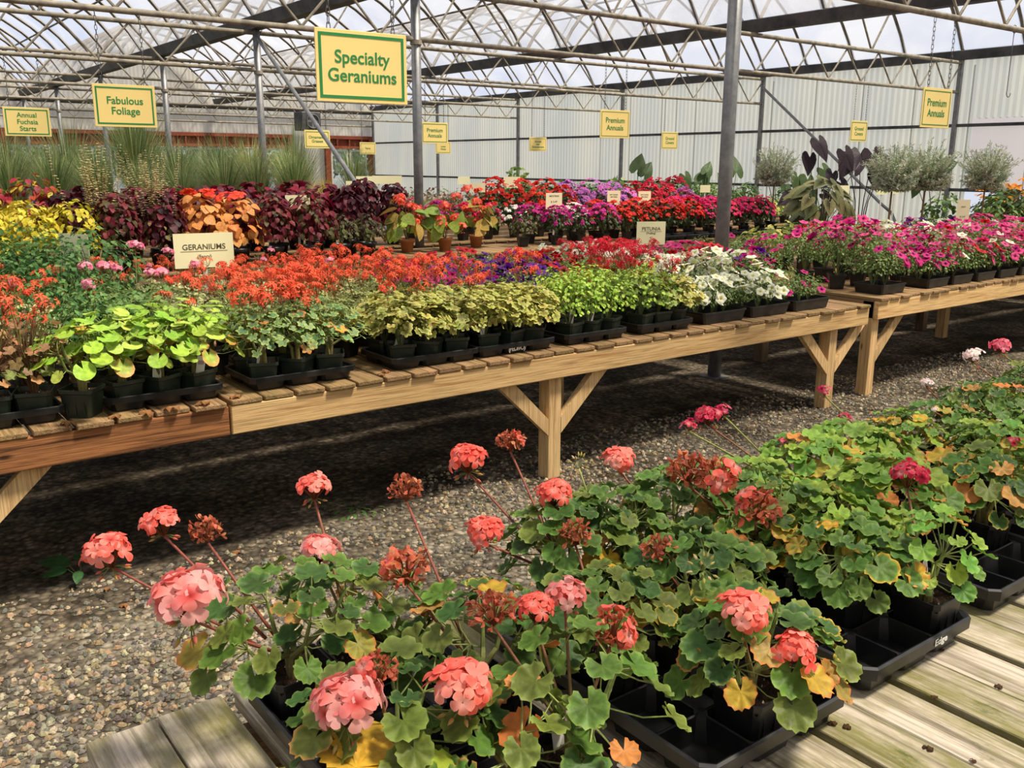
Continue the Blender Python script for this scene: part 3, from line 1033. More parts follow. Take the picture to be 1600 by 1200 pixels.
def zonal_plant(nleaf=46, spread=.15, hgt=.20, size=.040, cols=(GREEN, GREEND), yellow=.10, rim=.35, zone=True, tpl=None, nstem=5, lean=(0, 0), sz=(.7, 1.15), thick=.0065):
    """thick branching stems, long leaf stalks and rounded leaves: (stem mesh, foliage mesh)"""
    gs, gl = G(), G()
    tpl = tpl or T_ROUND
    tips = []
    brown = lin(130, 112, 70); gr = lin(122, 140, 74)
    for k in range(nstem):
        a = 2 * PI * k / nstem + rnd(-.4, .4); q = rnd(.25, .6) * spread
        P0 = np.array([rnd(-.012, .012), rnd(-.012, .012), -.02])
        P3 = np.array([q * math.cos(a) + lean[0], q * math.sin(a) + lean[1], hgt * rnd(.45, .8)])
        P1 = P0 + np.array([0, 0, hgt * .22]) + (P3 - P0) * .12; P2 = P0 * .3 + P3 * .7 - np.array([0, 0, hgt * .05])
        gs.tube([P0, P1, P2, P3], [thick * 1.3, thick * 1.1, thick * .8, thick * .55], jit(brown, .1), 7, c2=gr)
        tips += [P1, P2, P3, P3]
    for i in range(nleaf):
        t = (i + .5) / nleaf
        z = 1 - 1.12 * t
        a = i * 2.39996 + rnd(-.3, .3); q = math.sqrt(max(0, 1 - z * z))
        d = np.array([q * math.cos(a), q * math.sin(a), z])
        P = np.array([d[0] * spread + lean[0], d[1] * spread + lean[1], hgt * .42 + d[2] * hgt * .58]) * 1.0
        P += rdir() * size * .35
        S = min(tips, key=lambda s_: np.linalg.norm(s_ - P * .8))
        mid = (S + P) / 2 + np.array([0, 0, -.01]) + d * .01
        gs.tube([S, mid, P], [.0016, .0014, .0012], jit(lin(140, 150, 84), .15), 4, cap=False)
        N = d * np.array([.75, .75, .6]) + np.array([0, 0, .75]) + rdir() * .38
        s = size * rnd(*sz)
        c = jit(cols[R.randrange(len(cols))], .16)
        mid_c = None; rm = c * (1 - rim) + lin(176, 196, 100) * rim
        if zone: mid_c = c * np.array([.62, .68, .6]) + lin(90, 60, 30) * .12 if R.random() < .5 else c * .9
        u = R.random()
        if t > .45: u *= .55
        if u < yellow:
            base = [YEL, ORG, lin(196, 170, 70), lin(204, 150, 84)][R.randrange(4)]
            w = rnd(.45, 1)
            if R.random() < .4: rm = jit(base, .1)
            else: c = c * (1 - w) + base * w; rm = jit(ORG, .15); mid_c = c * .9
        T = np.array([d[0], d[1], -.1]) + rdir() * .3
        put(gl, tpl, P, N, T, s, c, rm, .95, mid_c)
    return gs.mesh('stem', M_STEM), gl.mesh('foliage', M_LEAF, True)


def bush(n, spread, hgt, size, cols, tpl, rim=None, mid=None, shell=.45, up=.5, stems=8, elong=(.8, 1.2), dead=0.0, low=-.1, stemcol=lin(100, 110, 60), droop=0.0):
    """leafy dome: (stem mesh, foliage mesh)"""
    gs, gl = G(), G()
    for k in range(stems):
        d = rdir(.1, 1)
        gs.tube([(0, 0, -.02), (d[0] * spread * .3, d[1] * spread * .3, hgt * .4), (d[0] * spread * .75, d[1] * spread * .75, hgt * (.35 + .55 * d[2]))], [.003, .0025, .0012], stemcol, 4, cap=False)
    for i in range(n):
        d = rdir(low, 1); r = shell + (1 - shell) * R.random() ** .5
        P = np.array([d[0] * spread * r, d[1] * spread * r, hgt * (.30 + .70 * d[2] * r) if d[2] > 0 else hgt * (.30 + .3 * d[2])])
        N = d * .7 + np.array([0, 0, up]) + rdir() * .45
        T = np.array([d[0], d[1], rnd(-.3, .3) - droop]) + rdir() * .5
        c = jit(cols[R.randrange(len(cols))], .16)
        if R.random() < dead: c = jit(TAN, .2)
        put(gl, tpl, P, N, T, size * rnd(*elong), c, None if rim is None else jit(rim, .08), .95, None if mid is None else jit(mid, .1))
    return gs.mesh('stem', M_STEM), gl.mesh('foliage', M_LEAF, True)


def petunia_flower(col, throat, s=1.0):
    """trumpet with a wide five-lobed face, facing +z"""
    g = G(); n = 20; V = [(0, 0, -.55)]; C = [throat]
    for r, z, m in ((.10, -.35, 0), (.24, -.02, .25), (.62, .10, .8), (1.0, .02, 1)):
        for k in range(n):
            a = 2 * PI * k / n; w = 1 + (.12 * math.cos(5 * a) if r > .5 else 0)
            V.append((r * w * math.cos(a), r * w * math.sin(a), z + (.08 * math.sin(10 * a) if r > .9 else 0) + (.05 * math.cos(5 * a) if r > .5 else 0)))
            C.append(np.asarray(throat) * (1 - m) + np.asarray(col) * m * (1 - .12 * (r > .9)))
    F = [(0, 1 + (k + 1) % n, 1 + k) for k in range(n)]
    for i in range(3): F += [(1 + i * n + k, 1 + i * n + (k + 1) % n, 1 + (i + 1) * n + (k + 1) % n, 1 + (i + 1) * n + k) for k in range(n)]
    g.add(np.array(V) * s, F, np.array(C))
    g.tube([(0, 0, -.95 * s), (0, 0, -.5 * s)], .06 * s, lin(120, 140, 70), 5)
    return g.mesh('flower', M_PETAL, True)


def flat_flower(col, eye, s=1.0, W=.5, pn=5):
    g = G()
    floret(g, np.zeros(3), (0, 0, 1), s, col, eye, pn, W, .15, 3)
    return g.mesh('flower', M_PETAL)


def star_head(col, col2, n=9, open_=.7, twigs=True):
    """loose head of narrow-petalled flowers on fine red stalks"""
    g = G()
    for i in range(n):
        d = rdir(-.1, 1)
        P = d * rnd(.55, 1.0) * np.array([1, 1, .7])
        g.tube([(0, 0, -.75), P], .018, lin(150, 80, 50), 3, cap=False)
        if R.random() < open_:
            floret(g, P, d + np.array([0, 0, .4]), rnd(.28, .42), col if R.random() < .6 else col2, col * .8, 5, .20, .3, 2)
        else:
            for k in range(2): petal(g, P, d + rdir() * .5, rdir(), .26, .04, jit(lin(176, 100, 60), .2), n=2)
    return g.mesh('flower_head', M_PETAL)


def blossoms(n, spread, hgt, size, cols, eye, base_z=.30, zlo=.05, W=.55, kind='flat', out=1.04, n_p=2):
    """the flowers all over a small far-off plant, one mesh"""
    g = G()
    for i in range(n):
        d = rdir(zlo, 1)
        P = np.array([d[0] * spread * out, d[1] * spread * out, hgt * (base_z + (1 - base_z) * d[2] * out)])
        c = jit(cols[R.randrange(len(cols))], .12)
        floret(g, P, d * .7 + np.array([0, -.25, .5]) + rdir() * .3, size * rnd(.8, 1.15), c, eye if eye is not None else c * .8, 5, W, .2, n_p)
    return g.mesh('blossoms', M_PETAL)


# ------------------------------------------------------------------ plant kinds: lists of (part name, mesh, loc, rot, scale, props)
def flowers_over(meshes, n, spread, hgt, size, name='flower', zlo=.1, face=(0, -.35, .5), tilt=.35, seed=0, out=1.05, base_z=.3):
    L = []
    for i in range(n):
        d = rdir(zlo, 1)
        P = (d[0] * spread * out, d[1] * spread * out, hgt * (base_z + (1 - base_z) * d[2] * out))
        N = d * .6 + np.array(face) + rdir() * tilt
        q = Vector(N.tolist()).to_track_quat('Z', 'Y').to_euler()
        L.append((name, meshes[R.randrange(len(meshes))], P, tuple(q), size * rnd(.85, 1.15)))
    return L


def place(name, proto, loc, rz, label, cat, group=None, sc=1.0, pot=None, soil=None, ph=.105, extra=None):
    r = empty(name, loc, rz)
    if pot is not None:
        link('pot', pot, r)
        if soil is not None: link('soil', soil, r)
    for it in proto:
        o = link(it[0], it[1], r, (it[2][0] * sc, it[2][1] * sc, it[2][2] * sc + ph), it[3], it[4] * sc)
        if len(it) > 5:
            for k, v in it[5].items(): o[k] = v
    return tag(r, label, cat, group)


Z0 = (0, 0, 0)


def sm(s, f): return [('stem', s, Z0, Z0, 1.0), ('foliage', f, Z0, Z0, 1.0)]

# ------------------------------------------------------------------ benches
def board(parent, name, m, a, b, bev=.004, jitter=0.0):
    """a sawn board between two corners, its own origin in the middle"""
    a = np.array(a, float); b = np.array(b, float); c = (a + b) / 2; h = (b - a) / 2
    g = G(); g.box(tuple(-h), tuple(h), bev=min(bev, h.min() * .4))
    return g.build(name, m, parent, loc=tuple(c), rot=(rnd(-jitter, jitter), rnd(-jitter, jitter), 0))


def brace_board(parent, m, x0, z0, x1, z1, y, w=.085, t=.04):
    """knee brace between the leg (x0, z0) and the rail (x1, z1)"""
    d = np.array([x1 - x0, z1 - z0]); L = np.linalg.norm(d); d /= L; n = np.array([-d[1], d[0]]) * w / 2
    s = 1 if x1 > x0 else -1
    P = [np.array([x0, z0 - w * .6]), np.array([x0, z0 + w * .5]), np.array([x1 - s * w * .65, z1]), np.array([x1 + s * w * .65, z1])]
    V = [(p[0], y - t / 2, p[1]) for p in P] + [(p[0], y + t / 2, p[1]) for p in P]
    g = G(); g.add(V, [(0, 1, 2, 3), (7, 6, 5, 4), (0, 4, 5, 1), (1, 5, 6, 2), (2, 6, 7, 3), (3, 7, 4, 0)], WHITE)
    return g.build('brace', m, parent)


def bench(x0, x1, y0, y1, zt, label, legs, mf=None, ml=None, fz=.125, braces=True, rz=0.0, group=None, slat_m=None, back_legs=True, back=None, pitch=.146, wear=.012):
    r = empty('plant_bench', (x0, y0, 0), rz)
    L, W = x1 - x0, y1 - y0
    mf = mf or M_PINE; ml = ml or M_PINEZ
    n = int(L / pitch)
    p = L / n
    for i in range(n):
        w = p - .008 - rnd(0, .006)
        board(r, 'slat', slat_m or M_OLDY, (i * p + .003, -.006 + rnd(-wear, wear), zt - .024), (i * p + w, W + rnd(-wear, wear) * .5, zt - rnd(0, .003)), .004)
    zb = zt - .026
    board(r, 'front_board', mf, (0, .004, zb - fz), (L, .042, zb))
    board(r, 'back_board', M_OLDX, (0, W - .042, zb - fz), (L, W - .004, zb))
    for x in (0.045, L - .0):
        board(r, 'end_board', M_OLDY, (x - .04, .044, zb - fz), (x, W - .044, zb))
    m = int(L / 1.6)
    for i in range(1, m + 1):
        x = L * i / (m + 1)
        board(r, 'cross_joist', M_OLDY, (x - .02, .044, zb - fz), (x + .02, W - .044, zb))
    for lx in legs:
        board(r, 'leg', ml, (lx - .045, .046, 0), (lx + .045, .136, zb - .003), .003)
        if back_legs and back is None: board(r, 'leg', ml, (lx - .045, W - .136, 0), (lx + .045, W - .046, zb - .003), .003)
        if braces:
            for s in (-1, 1):
                if 0 < lx + s * .33 < L:
                    brace_board(r, ml, lx + s * .046, .31, lx + s * .34, zb - fz - .002, .066)
    for lx in back or []:
        board(r, 'leg', ml, (lx - .045, W - .136, 0), (lx + .045, W - .046, zb - .003), .003)
    return tag(r, label, 'bench', group)


bench(1.325, 6.10, 3.715, 4.86, .74, 'long bright pine plant bench across the middle, with round-topped slats and knee-braced legs', [1.83, 4.42], back=[2.67])
bench(-2.6, 1.315, 3.715, 4.86, .74, 'plant bench at the left edge with a dark stained grainy front board', [1.0, 2.84], back=[.3, 2.905], mf=M_DARKPINE)
bench(6.29, 12.6, 3.76, 4.86, .76, 'paler pine bench at the right, starting beyond the gap after the long bench', [.05, 2.9, 5.7], back=[2.9, 5.7], fz=.135)
bench(-2.6, 6.10, 5.02, 6.20, .74, 'long bench standing behind the long bright pine bench', [.5, 6.88], back=[.5, 7.72], mf=M_OLDX, ml=M_OLDZ)
bench(6.4, 12.6, 5.02, 6.20, .75, 'bench standing behind the paler pine bench at the right', [.3, 3, 5.8], mf=M_OLDX, ml=M_OLDZ)
bench(.2, 12.3, 8.55, 9.48, .74, 'far bench carrying the coleus and the orange begonias', [.5, 3, 6, 9, 11.5], mf=M_OLDX, pitch=.19)
bench(.2, 14.7, 9.66, 11.0, .76, 'far bench behind the coleus, carrying the taller impatiens', [.5, 3, 6, 9, 12, 14], mf=M_OLDX, pitch=.19)
bench(1.2, 17.2, 12.9, 14.9, .70, 'distant bench of ornamental grasses and shrubs', [.5, 4, 8, 12, 15], mf=M_OLDX, braces=False, pitch=.25)
bench(12.9, 17.4, 5.0, 7.6, .70, 'bench near the ribbed side wall at the right', [.3, 2.2, 4.2], mf=M_OLDX, braces=False, pitch=.25)

# near deck: pairs of weathered boards
r = empty('plant_bench', (.266, -.6, 0))
k = 0
x = 0.0
while x < 4.6:
    for j in (0, 1):
        xa = x + j * .1255
        e = rnd(-.012, .012)
        board(r, 'deck_board', M_DECK, (xa, 0, .685), (xa + .1225 - rnd(0, .003), 2.2 + e, .72 - rnd(0, .002)), .003)
    x += .27
Ld = x
board(r, 'front_board', M_OLDX, (0, 2.10, .56), (Ld, 2.14, .683))
board(r, 'cross_rail', M_OLDX, (0, .05, .56), (Ld, .09, .683))
board(r, 'cross_rail', M_OLDX, (0, 1.1, .56), (Ld, 1.14, .683))
for lx in (.1, 2.2, 4.4):
    for ly in (.14, 2.0):
        board(r, 'leg', M_OLDX, (lx - .045, ly - .045, 0), (lx + .045, ly + .045, .557))
tag(r, 'near bench of weathered mossy boards with dark gaps, in front of the camera', 'bench')

# ------------------------------------------------------------------ near trays and geraniums
ZD = .7195
TR = tray_mesh(3, 5, .122)
trays = [(.72, 1.19), (1.215, 1.14), (1.69, 1.15), (2.22, 1.17), (2.68, 1.17), (3.14, 1.16), (3.62, 1.16), (4.1, 1.16)]
tl = ['holding the corals at the left end of the near bench', 'second from the left on the near bench, its corner bare of pots', 'with white handwriting on its rim', 'just right of the one with handwriting on its rim', 'fifth from the left on the near bench', 'sixth from the left on the near bench', 'seventh from the left on the near bench', 'at the right end of the near bench']


def text_mesh(s, size, m, ext=.0006, align='CENTER', bold=0.0, space=1.0, spacing=1.0):
    cu = D.curves.new('lettering', 'FONT')
    cu.body = s; cu.size = size; cu.extrude = ext; cu.align_x = align; cu.align_y = 'CENTER'; cu.offset = bold
    cu.space_line = space; cu.space_character = spacing
    o = D.objects.new('lettering', cu)
    COL.objects.link(o)
    bpy.context.view_layer.update()
    me = D.meshes.new_from_object(o.evaluated_get(bpy.context.evaluated_depsgraph_get()))
    D.objects.remove(o); D.curves.remove(cu)
    me.name = 'lettering'
    me.materials.clear(); me.materials.append(m)
    return me


def flat_col(name, c, rough=0.6):
    m, nt, out = mat(name)
    p = nd(nt, 'BsdfPrincipled', Roughness=rough)
    p.inputs['Base Color'].default_value = c4(c)
    nt.links.new(p.outputs[0], out.inputs[0])
    return m


M_CHALK = flat_col('white_marker', lin(225, 225, 218))
M_INKG = flat_col('green_sign_paint', lin(34, 134, 66))
M_CARD = flat_col('pale_yellow_board', lin(250, 222, 138))
M_PAPER = flat_col('cream_price_card', lin(252, 246, 198))
M_INK = flat_col('grey_ink', lin(88, 84, 60))

for (x, y), t in zip(trays, tl):
    o = tag(link('nursery_tray', TR, None, (x, y, ZD)), 'black carrying tray ' + t, 'tray', 'trays on the near bench')
    if 'handwriting' in t and 'right of' not in t:
        link('handwriting', text_mesh('Edge', .026, M_CHALK, .0003, bold=.0004), o, (.055, -.3190, .0500), (PI / 2, 0, 0), (1, .8, 1))

gd = (GREEN, GREEND, lin(112, 126, 54))
gy = (lin(126, 162, 62), lin(104, 148, 60), lin(150, 176, 66))
gx = (lin(100, 132, 56), lin(78, 114, 50))
NEAR = [
    # x, y, spread, height, leaf, nleaf, colours, yellow, heads [(u, v, z, r, kind)], label
    (.60, 1.41, .17, .19, .041, 38, gd, .16, [(165, 862, 1.06, .052, 'coral'), (250, 815, 1.08, .046, 'coral'), (322, 830, 1.05, .040, 'spent'), (290, 935, 1.03, .074, 'pinkcoral')], 'sprawling coral geranium at the far left end of the near bench, heads leaning left'),
    (.78, 1.50, .13, .17, .036, 30, gd, .10, [(490, 760, 1.10, .044, 'coral'), (497, 858, 1.00, .047, 'pinkcoral')], 'coral geranium with one tall head standing clear above the gravel, left of the near bench'),
    (.60, 1.10, .15, .17, .040, 34, gd, .16, [(540, 1100, 1.0, .062, 'pinkcoral'), (590, 1050, 1.02, .036, 'mixed')], 'coral geranium in the bottom left foreground beside the yellow jagged leaves'),
    (.86, 1.24, .14, .18, .040, 38, gd, .14, [(634, 888, 1.02, .056, 'mixed'), (634, 765, 1.08, .042, 'spent')], 'geranium with a large half-withered coral head and a tall dried head'),
    (.66, .92, .12, .15, .040, 22, gd, .12, [(722, 1072, 1.0, .062, 'coral')], 'coral geranium with one big round head at the bottom centre'),
    (.83, .955, .14, .20, .040, 20, gd, .12, [(770, 955, 1.03, .046, 'spent'), (835, 948, 1.03, .040, 'coral'), (885, 930, 1.03, .045, 'pinkcoral'), (958, 985, 1.0, .048, 'mixed')], 'coral geranium with bare woody stems in the nearest pot, three heads side by side'),
    (1.16, 1.45, .14, .20, .040, 42, gd, .08, [(755, 830, 1.00, .050, 'coral'), (728, 716, 1.08, .056, 'coral'), (797, 690, 1.10, .040, 'mixed')], 'coral geranium just in front of the middle bench leg, tallest head at its left'),
    (1.33, 1.38, .13, .20, .038, 44, gd, .12, [(865, 770, 1.04, .050, 'coral'), (905, 722, 1.06, .026, 'bud')], 'coral geranium with a bud cluster, right of the middle bench leg'),
    (1.14, 1.19, .12, .17, .038, 34, gd, .12, [(900, 835, 1.0, .040, 'spent')], 'geranium with a small dried head in the second tray from the left'),
    (1.32, 1.14, .14, .18, .042, 38, gd, .14, [(1030, 860, .98, .042, 'spent'), (1100, 885, .99, .030, 'bud')], 'geranium with twin dried heads and a cluster of green buds'),
    (1.25, .95, .14, .16, .042, 32, gd, .34, [(1165, 955, 1.0, .058, 'coral'), (1245, 1015, .95, .045, 'coral')], 'coral geranium with orange leaves at the front corner of its tray'),
    (1.58, 1.40, .13, .20, .038, 44, gd, .06, [(968, 718, 1.05, .052, 'coral')], 'coral geranium at the back of the near bench left of the withered red heads'),
    (1.64, 1.25, .14, .21, .038, 40, gd, .10, [(1075, 735, 1.05, .062, 'spent'), (1118, 745, 1.05, .060, 'mixed'), (1185, 795, 1.02, .056, 'mixed')], 'geranium crowded with withered coral heads in the tray with handwriting'),
    (1.63, 1.00, .15, .15, .042, 46, gx, .10, [], 'leafy green geranium without flowers at the front of the tray with handwriting'),
    (1.79, 1.39, .12, .17, .040, 42, gy, .14, [(1223, 690, .99, .018, 'crimson_small')], 'lime green geranium with one tiny crimson flower, at the back of the tray with handwriting'),
    (1.79, 1.12, .15, .16, .044, 52, gy, .12, [], 'lime green dark-zoned geranium without flowers in the tray with handwriting'),
    (1.815, .905, .10, .19, .032, 22, gy, .05, [(1420, 742, 1.03, .050, 'crimson')], 'upright geranium with one bright crimson head and a bare thick stem'),
    (2.12, 1.42, .13, .18, .038, 40, gy, .16, [(1105, 650, 1.04, .045, 'crimson'), (1075, 665, 1.03, .03, 'crimson_small'), (1130, 640, 1.05, .03, 'crimson_small')], 'geranium with loose crimson heads in front of the dark gravel'),
    (2.14, 1.19, .15, .18, .044, 50, gy, .25, [], 'yellowing geranium in the tray right of the handwriting'),
    (2.33, 1.38, .14, .17, .042, 44, gy, .16, [], 'bright green geranium at the back of the tray right of the handwriting'),
    (2.33, 1.10, .16, .18, .044, 52, gd, .26, [], 'broad geranium with orange and yellow fallen leaves hanging over the tray edge'),
    (2.60, 1.44, .12, .18, .034, 36, gy, .14, [(1288, 610, 1.05, .03, 'crimson_small'), (1320, 652, .98, .026, 'crimson_small')], 'crimson geranium in front of the right leg of the long bench'),
    (2.78, 1.38, .14, .16, .036, 44, gx, .12, [], 'green geranium in front of the twin bench legs'),
    (2.62, 1.16, .15, .17, .038, 48, gy, .20, [(1582, 690, .99, .026, 'crimson_small')], 'geranium with a small crimson flower at the right edge'),
    (2.80, 1.08, .15, .16, .038, 46, gy, .24, [], 'yellow-green geranium at the right edge above the bare deck'),
    (3.06, 1.44, .14, .20, .034, 48, gd, .08, [(1448, 598, 1.05, .026, 'palepink'), (1460, 640, 1.0, .014, 'palepink')], 'trailing geranium with a single blush flower'),
    (3.25, 1.36, .15, .18, .036, 44, gd, .10, [], 'trailing green geranium behind the yellow-green ones at the right edge'),
    (3.12, 1.12, .15, .17, .038, 46, gy, .16, [], 'yellowish geranium beyond the right edge of the deck view'),
    (3.52, 1.44, .15, .22, .034, 52, gd, .06, [(1520, 555, 1.06, .046, 'palepink')], 'geranium with a white-pink head near the right edge'),
    (3.76, 1.40, .15, .22, .034, 50, gy, .08, [(1562, 540, 1.08, .045, 'pink')], 'geranium with the highest rose pink head near the right edge'),
    (4.05, 1.38, .15, .20, .034, 44, gd, .08, [], 'green geranium in the farthest tray of the near bench'),
]
cells = [(tx + .122 * a, ty + .122 * b) for tx, ty in trays for a in (-1, 0, 1) for b in (-2, -1, 0, 1, 2)]


def snap(x, y):
    c = min(cells, key=lambda q: (q[0] - x) ** 2 + (q[1] - y) ** 2)
    cells.remove(c)
    return c


for i, (x, y, sp, hg, lf, nl, cols, yel, heads, label) in enumerate(NEAR):
    x, y = snap(x, y)
    r = empty('potted_geranium', (x, y, ZD + .009), 0)
    link('pot', POT, r, rot=(0, 0, rnd(-.05, .05))); link('soil', SOIL[i % 2], r)
    ph = .09
    s, f = zonal_plant(int(nl * (1.1 if i < 6 else 1.4)), sp, hg, lf * .80, cols, yel * .95, tpl=T_ROUND, nstem=5 if nl > 25 else 3, thick=.0075 if 'bare' in label else .0055)
    link('stem', s, r, (0, 0, ph)); link('foliage', f, r, (0, 0, ph))
    for (u, v, z, rr, kind) in heads:
        P = at(u, v, 2, z) - np.array([x, y, ZD + .009])
        ms = HEADS[kind]
        nm = 'bud_cluster' if kind == 'bud' else 'flower_head'
        d = np.array([P[0], P[1], 0]) * .35
        tilt = Vector((P[0] * .8, P[1] * .8 - .10, .9)).normalized()
        q = tilt.to_track_quat('Z', 'Y').to_matrix() @ Matrix.Rotation(rnd(0, 6), 3, 'Z')
        o = link(nm, ms[R.randrange(len(ms))], r, tuple(P), tuple(q.to_euler()), rr * .95)
        lb = {'spent': 'withered orange-brown flower head', 'mixed': 'half withered coral flower head', 'bud': 'cluster of unopened buds', 'crimson': 'crimson flower head', 'crimson_small': 'small crimson flower head'}.get(kind)
        if lb: o['label'] = lb
        g = G()
        base = P - np.array(tilt) * rr * .6
        S = np.array([P[0] * .22, P[1] * .22, ph + hg * .30])
        g.tube([S, S + (base - S) * .4 + np.array([0, 0, -.008]) - d * .1, S + (base - S) * .75, base], [.0034, .003, .0026, .0024], lin(120, 110, 62) if i % 3 else lin(140, 80, 62), 6, c2=lin(150, 84, 70) if kind not in ('bud', 'crimson_small', 'pink') else lin(150, 160, 90))
        so = g.build('flower_stalk', M_STEM, o, True)
        so.matrix_parent_inverse = (Matrix.Translation(o.location) @ o.rotation_euler.to_matrix().to_4x4() @ Matrix.Scale(rr * .95, 4)).inverted()
    if i in (1, 5, 7, 12, 14, 16, 20):
        o = link('plant_label', TAGS[1], r, (rnd(-.02, .035), .035 if i != 16 else .02, .10), (rnd(-.2, .1), rnd(-.35, .2), rnd(-.4, .4)), 1.15 if i in (1, 5, 16) else .8)
    tag(r, label, 'geranium', 'geraniums on the near bench')

# plant with big jagged yellow leaves at the bottom left
r = empty('jagged_leaf_plant', (.44, .93, ZD + .001))
link('pot', POT, r); link('soil', SOIL[0], r)
g = G(); gs = G()
T_JAG = t_ovate(12, .36, .22, .15, .25)
for (dx, dy, dz, yaw_, s, c) in ((.05, .06, .15, .9, .11, YEL), (-.03, .09, .12, 2.3, .09, lin(210, 196, 74)), (-.10, .03, .13, 2.9, .09, lin(98, 158, 60)), (.10, .00, .14, .1, .10, lin(160, 180, 60)), (-.08, -.03, .12, 3.6, .08, lin(110, 164, 62)), (.0, -.08, .12, 4.9, .09, lin(204, 188, 64))):
    P = np.array([dx, dy, dz + .055])
    gs.tube([(0, 0, .08), P * .6 + np.array([0, 0, .05]), P], [.003, .002, .0015], lin(120, 150, 70), 5)
    for k in (-.8, 0, .8):
        put(g, T_JAG, P, (0, -.3, 1), (math.cos(yaw_ + k), math.sin(yaw_ + k), -.1), s * (1 if k == 0 else .75), jit(c, .08), None, .95, None)
gs.build('stem', M_STEM, r); g.build('foliage', M_LEAF, r, True)
tag(r, 'low plant with large jagged yellow and green leaves at the bottom left', 'plant')

# ------------------------------------------------------------------ gravel, weeds and litter
g = G()
for i in range(27000):
    x, y = rnd(-.6, 3.4), 1.7 + 2.2 * R.random() ** 1.4
    if i > 15000: x, y = rnd(2.4, 8.5), rnd(2.1, 4.3)
    elif R.random() < .35: x, y = rnd(-.4, 1.6), rnd(1.9, 3.3)
    s = rnd(.005, .017) * rnd(.7, 1.15)
    a = rnd(0, 6.3); ca, sa = math.cos(a), math.sin(a)
    c = jit([lin(140, 130, 112), lin(112, 108, 98), lin(172, 158, 132), lin(92, 86, 78), lin(150, 128, 98)][R.randrange(5)], .18)
    P = [(1, 0, .1), (.3, .8, .2), (-.8, .55, 0), (-.9, -.5, .25), (.4, -.9, 0)]
    V = [(x + s * (p[0] * ca - p[1] * sa) * rnd(.8, 1.2), y + s * (p[0] * sa + p[1] * ca) * rnd(.7, 1.1), .001 + s * .35 * p[2] + rnd(0, .002)) for p in P]
    T = [(x + s * .5 * (p[0] * ca - p[1] * sa), y + s * .5 * (p[0] * sa + p[1] * ca), .002 + s * rnd(.5, .95)) for p in P[::2]]
    V += T
    g.add(V, [(5, 6, 7), (0, 1, 5), (1, 2, 6, 5), (2, 3, 6), (3, 4, 7, 6), (4, 0, 5, 7)], c)
o = g.build('gravel', M_STONE)
tag(o, 'loose grey and tan crushed stones between the two benches', 'gravel', kind='stuff')

T_WEED = t_ovate(8, .30, .0, .15, .2)
r = empty('weed', tuple(at(128, 905, 2, 0.0)))
g = G()
for a, s in ((2.4, .15), (3.2, .10), (1.4, .08), (4.4, .07)):
    P = np.array([math.cos(a) * .05, math.sin(a) * .05, .06])
    g.tube([(0, 0, 0), P], .002, lin(120, 140, 80), 4)
    put(g, T_WEED, P, (0, -.3, 1), (math.cos(a), math.sin(a), .5), s, jit(lin(58, 96, 52), .1))
g.build('foliage', M_LEAF, r, True)
tag(r, 'broad-leaved weed growing from the gravel at the left', 'weed')
for u, v, n, lab in ((555, 795, 60, 'low grassy weed on the gravel behind the tall coral head'), (1390, 8, 0, '')):
    if not n: continue
    r = empty('weed', tuple(at(u, v, 2, 0.0)))
    g = G()
    for i in range(n):
        a = rnd(0, 6.3); q = rnd(.0, .13)
        put(g, T_LONG, np.array([q * math.cos(a), q * math.sin(a) * 1.2, rnd(0, .01)]), (0, 0, 1), (math.cos(a), math.sin(a), rnd(.3, 2)), rnd(.03, .07), jit(lin(86, 124, 56), .2))
    g.build('foliage', M_LEAF, r, True)
    tag(r, lab, 'weed')

T_DRY = t_round(12, .1, 5, .35, -.4)
g = G(); put(g, T_DRY, np.zeros(3), (0, 0, 1), (1, 0, 0), 1.0, lin(178, 128, 82), lin(150, 100, 62)); DRY = g.mesh('dried_leaf', M_LEAF)
g = G(); put(g, T_DRY, np.zeros(3), (0, 0, 1), (1, 0, 0), 1.0, lin(110, 78, 50), lin(84, 56, 38)); DRY2 = g.mesh('dried_leaf', M_LEAF)
for i, (u, v, z, s) in enumerate([(370, 862, 0, .02), (330, 1020, 0, .025), (400, 910, 0, .025), (195, 945, 0, .02), (165, 920, 0, .018), (1460, 1085, .72, .007), (1395, 930, .72, .006), (1470, 1010, .72, .009), (1300, 1125, .72, .009), (1325, 1132, .72, .008), (1545, 940, .72, .007), (1560, 1070, .72, .008), (1450, 1165, .72, .010), (1190, 1170, .72, .012), (1590, 915, .72, .009), (1520, 1185, .72, .006)]):
    p = at(u, v, 2, z + .006)
    o = link('dried_leaf', DRY if z == 0 else DRY2, None, (p[0], p[1], z + (.012 if z == 0 else .004)), (rnd(-.2, .2), rnd(-.2, .2), rnd(0, 6)), s)
    tag(o, ('tan dried leaf on the gravel, %s of those left of the near bench' % ordn(i)) if z == 0 else 'dark crumb of leaf litter on the bare deck boards, %s from the left gap' % ordn(i - 5), 'leaf', 'fallen leaves on the gravel' if z == 0 else 'litter on the deck boards')
p = at(1350, 802, 2, .90)
o = link('dried_leaf', DRY, None, tuple(p), (.3, .3, 1.2), .034)
tag(o, 'large curled tan dead leaf lying on the pots behind the crimson head', 'leaf')

for i, (x, y, s) in enumerate(((.70, 3.735, .030), (.86, 3.73, .026), (.98, 3.728, .030), (1.09, 3.725, .034), (1.21, 3.73, .030), (1.36, 3.76, .028), (2.07, 3.76, .02), (2.13, 3.80, .022))):
    o = link('dried_leaf', DRY, None, (x, y, .752), (rnd(-.3, .3), rnd(-.3, .3), rnd(0, 6)), s)
    tag(o, 'dead tan leaf on the edge of the long benches, %s from the left' % ordn(i), 'leaf', 'dead leaves on the bench edge')

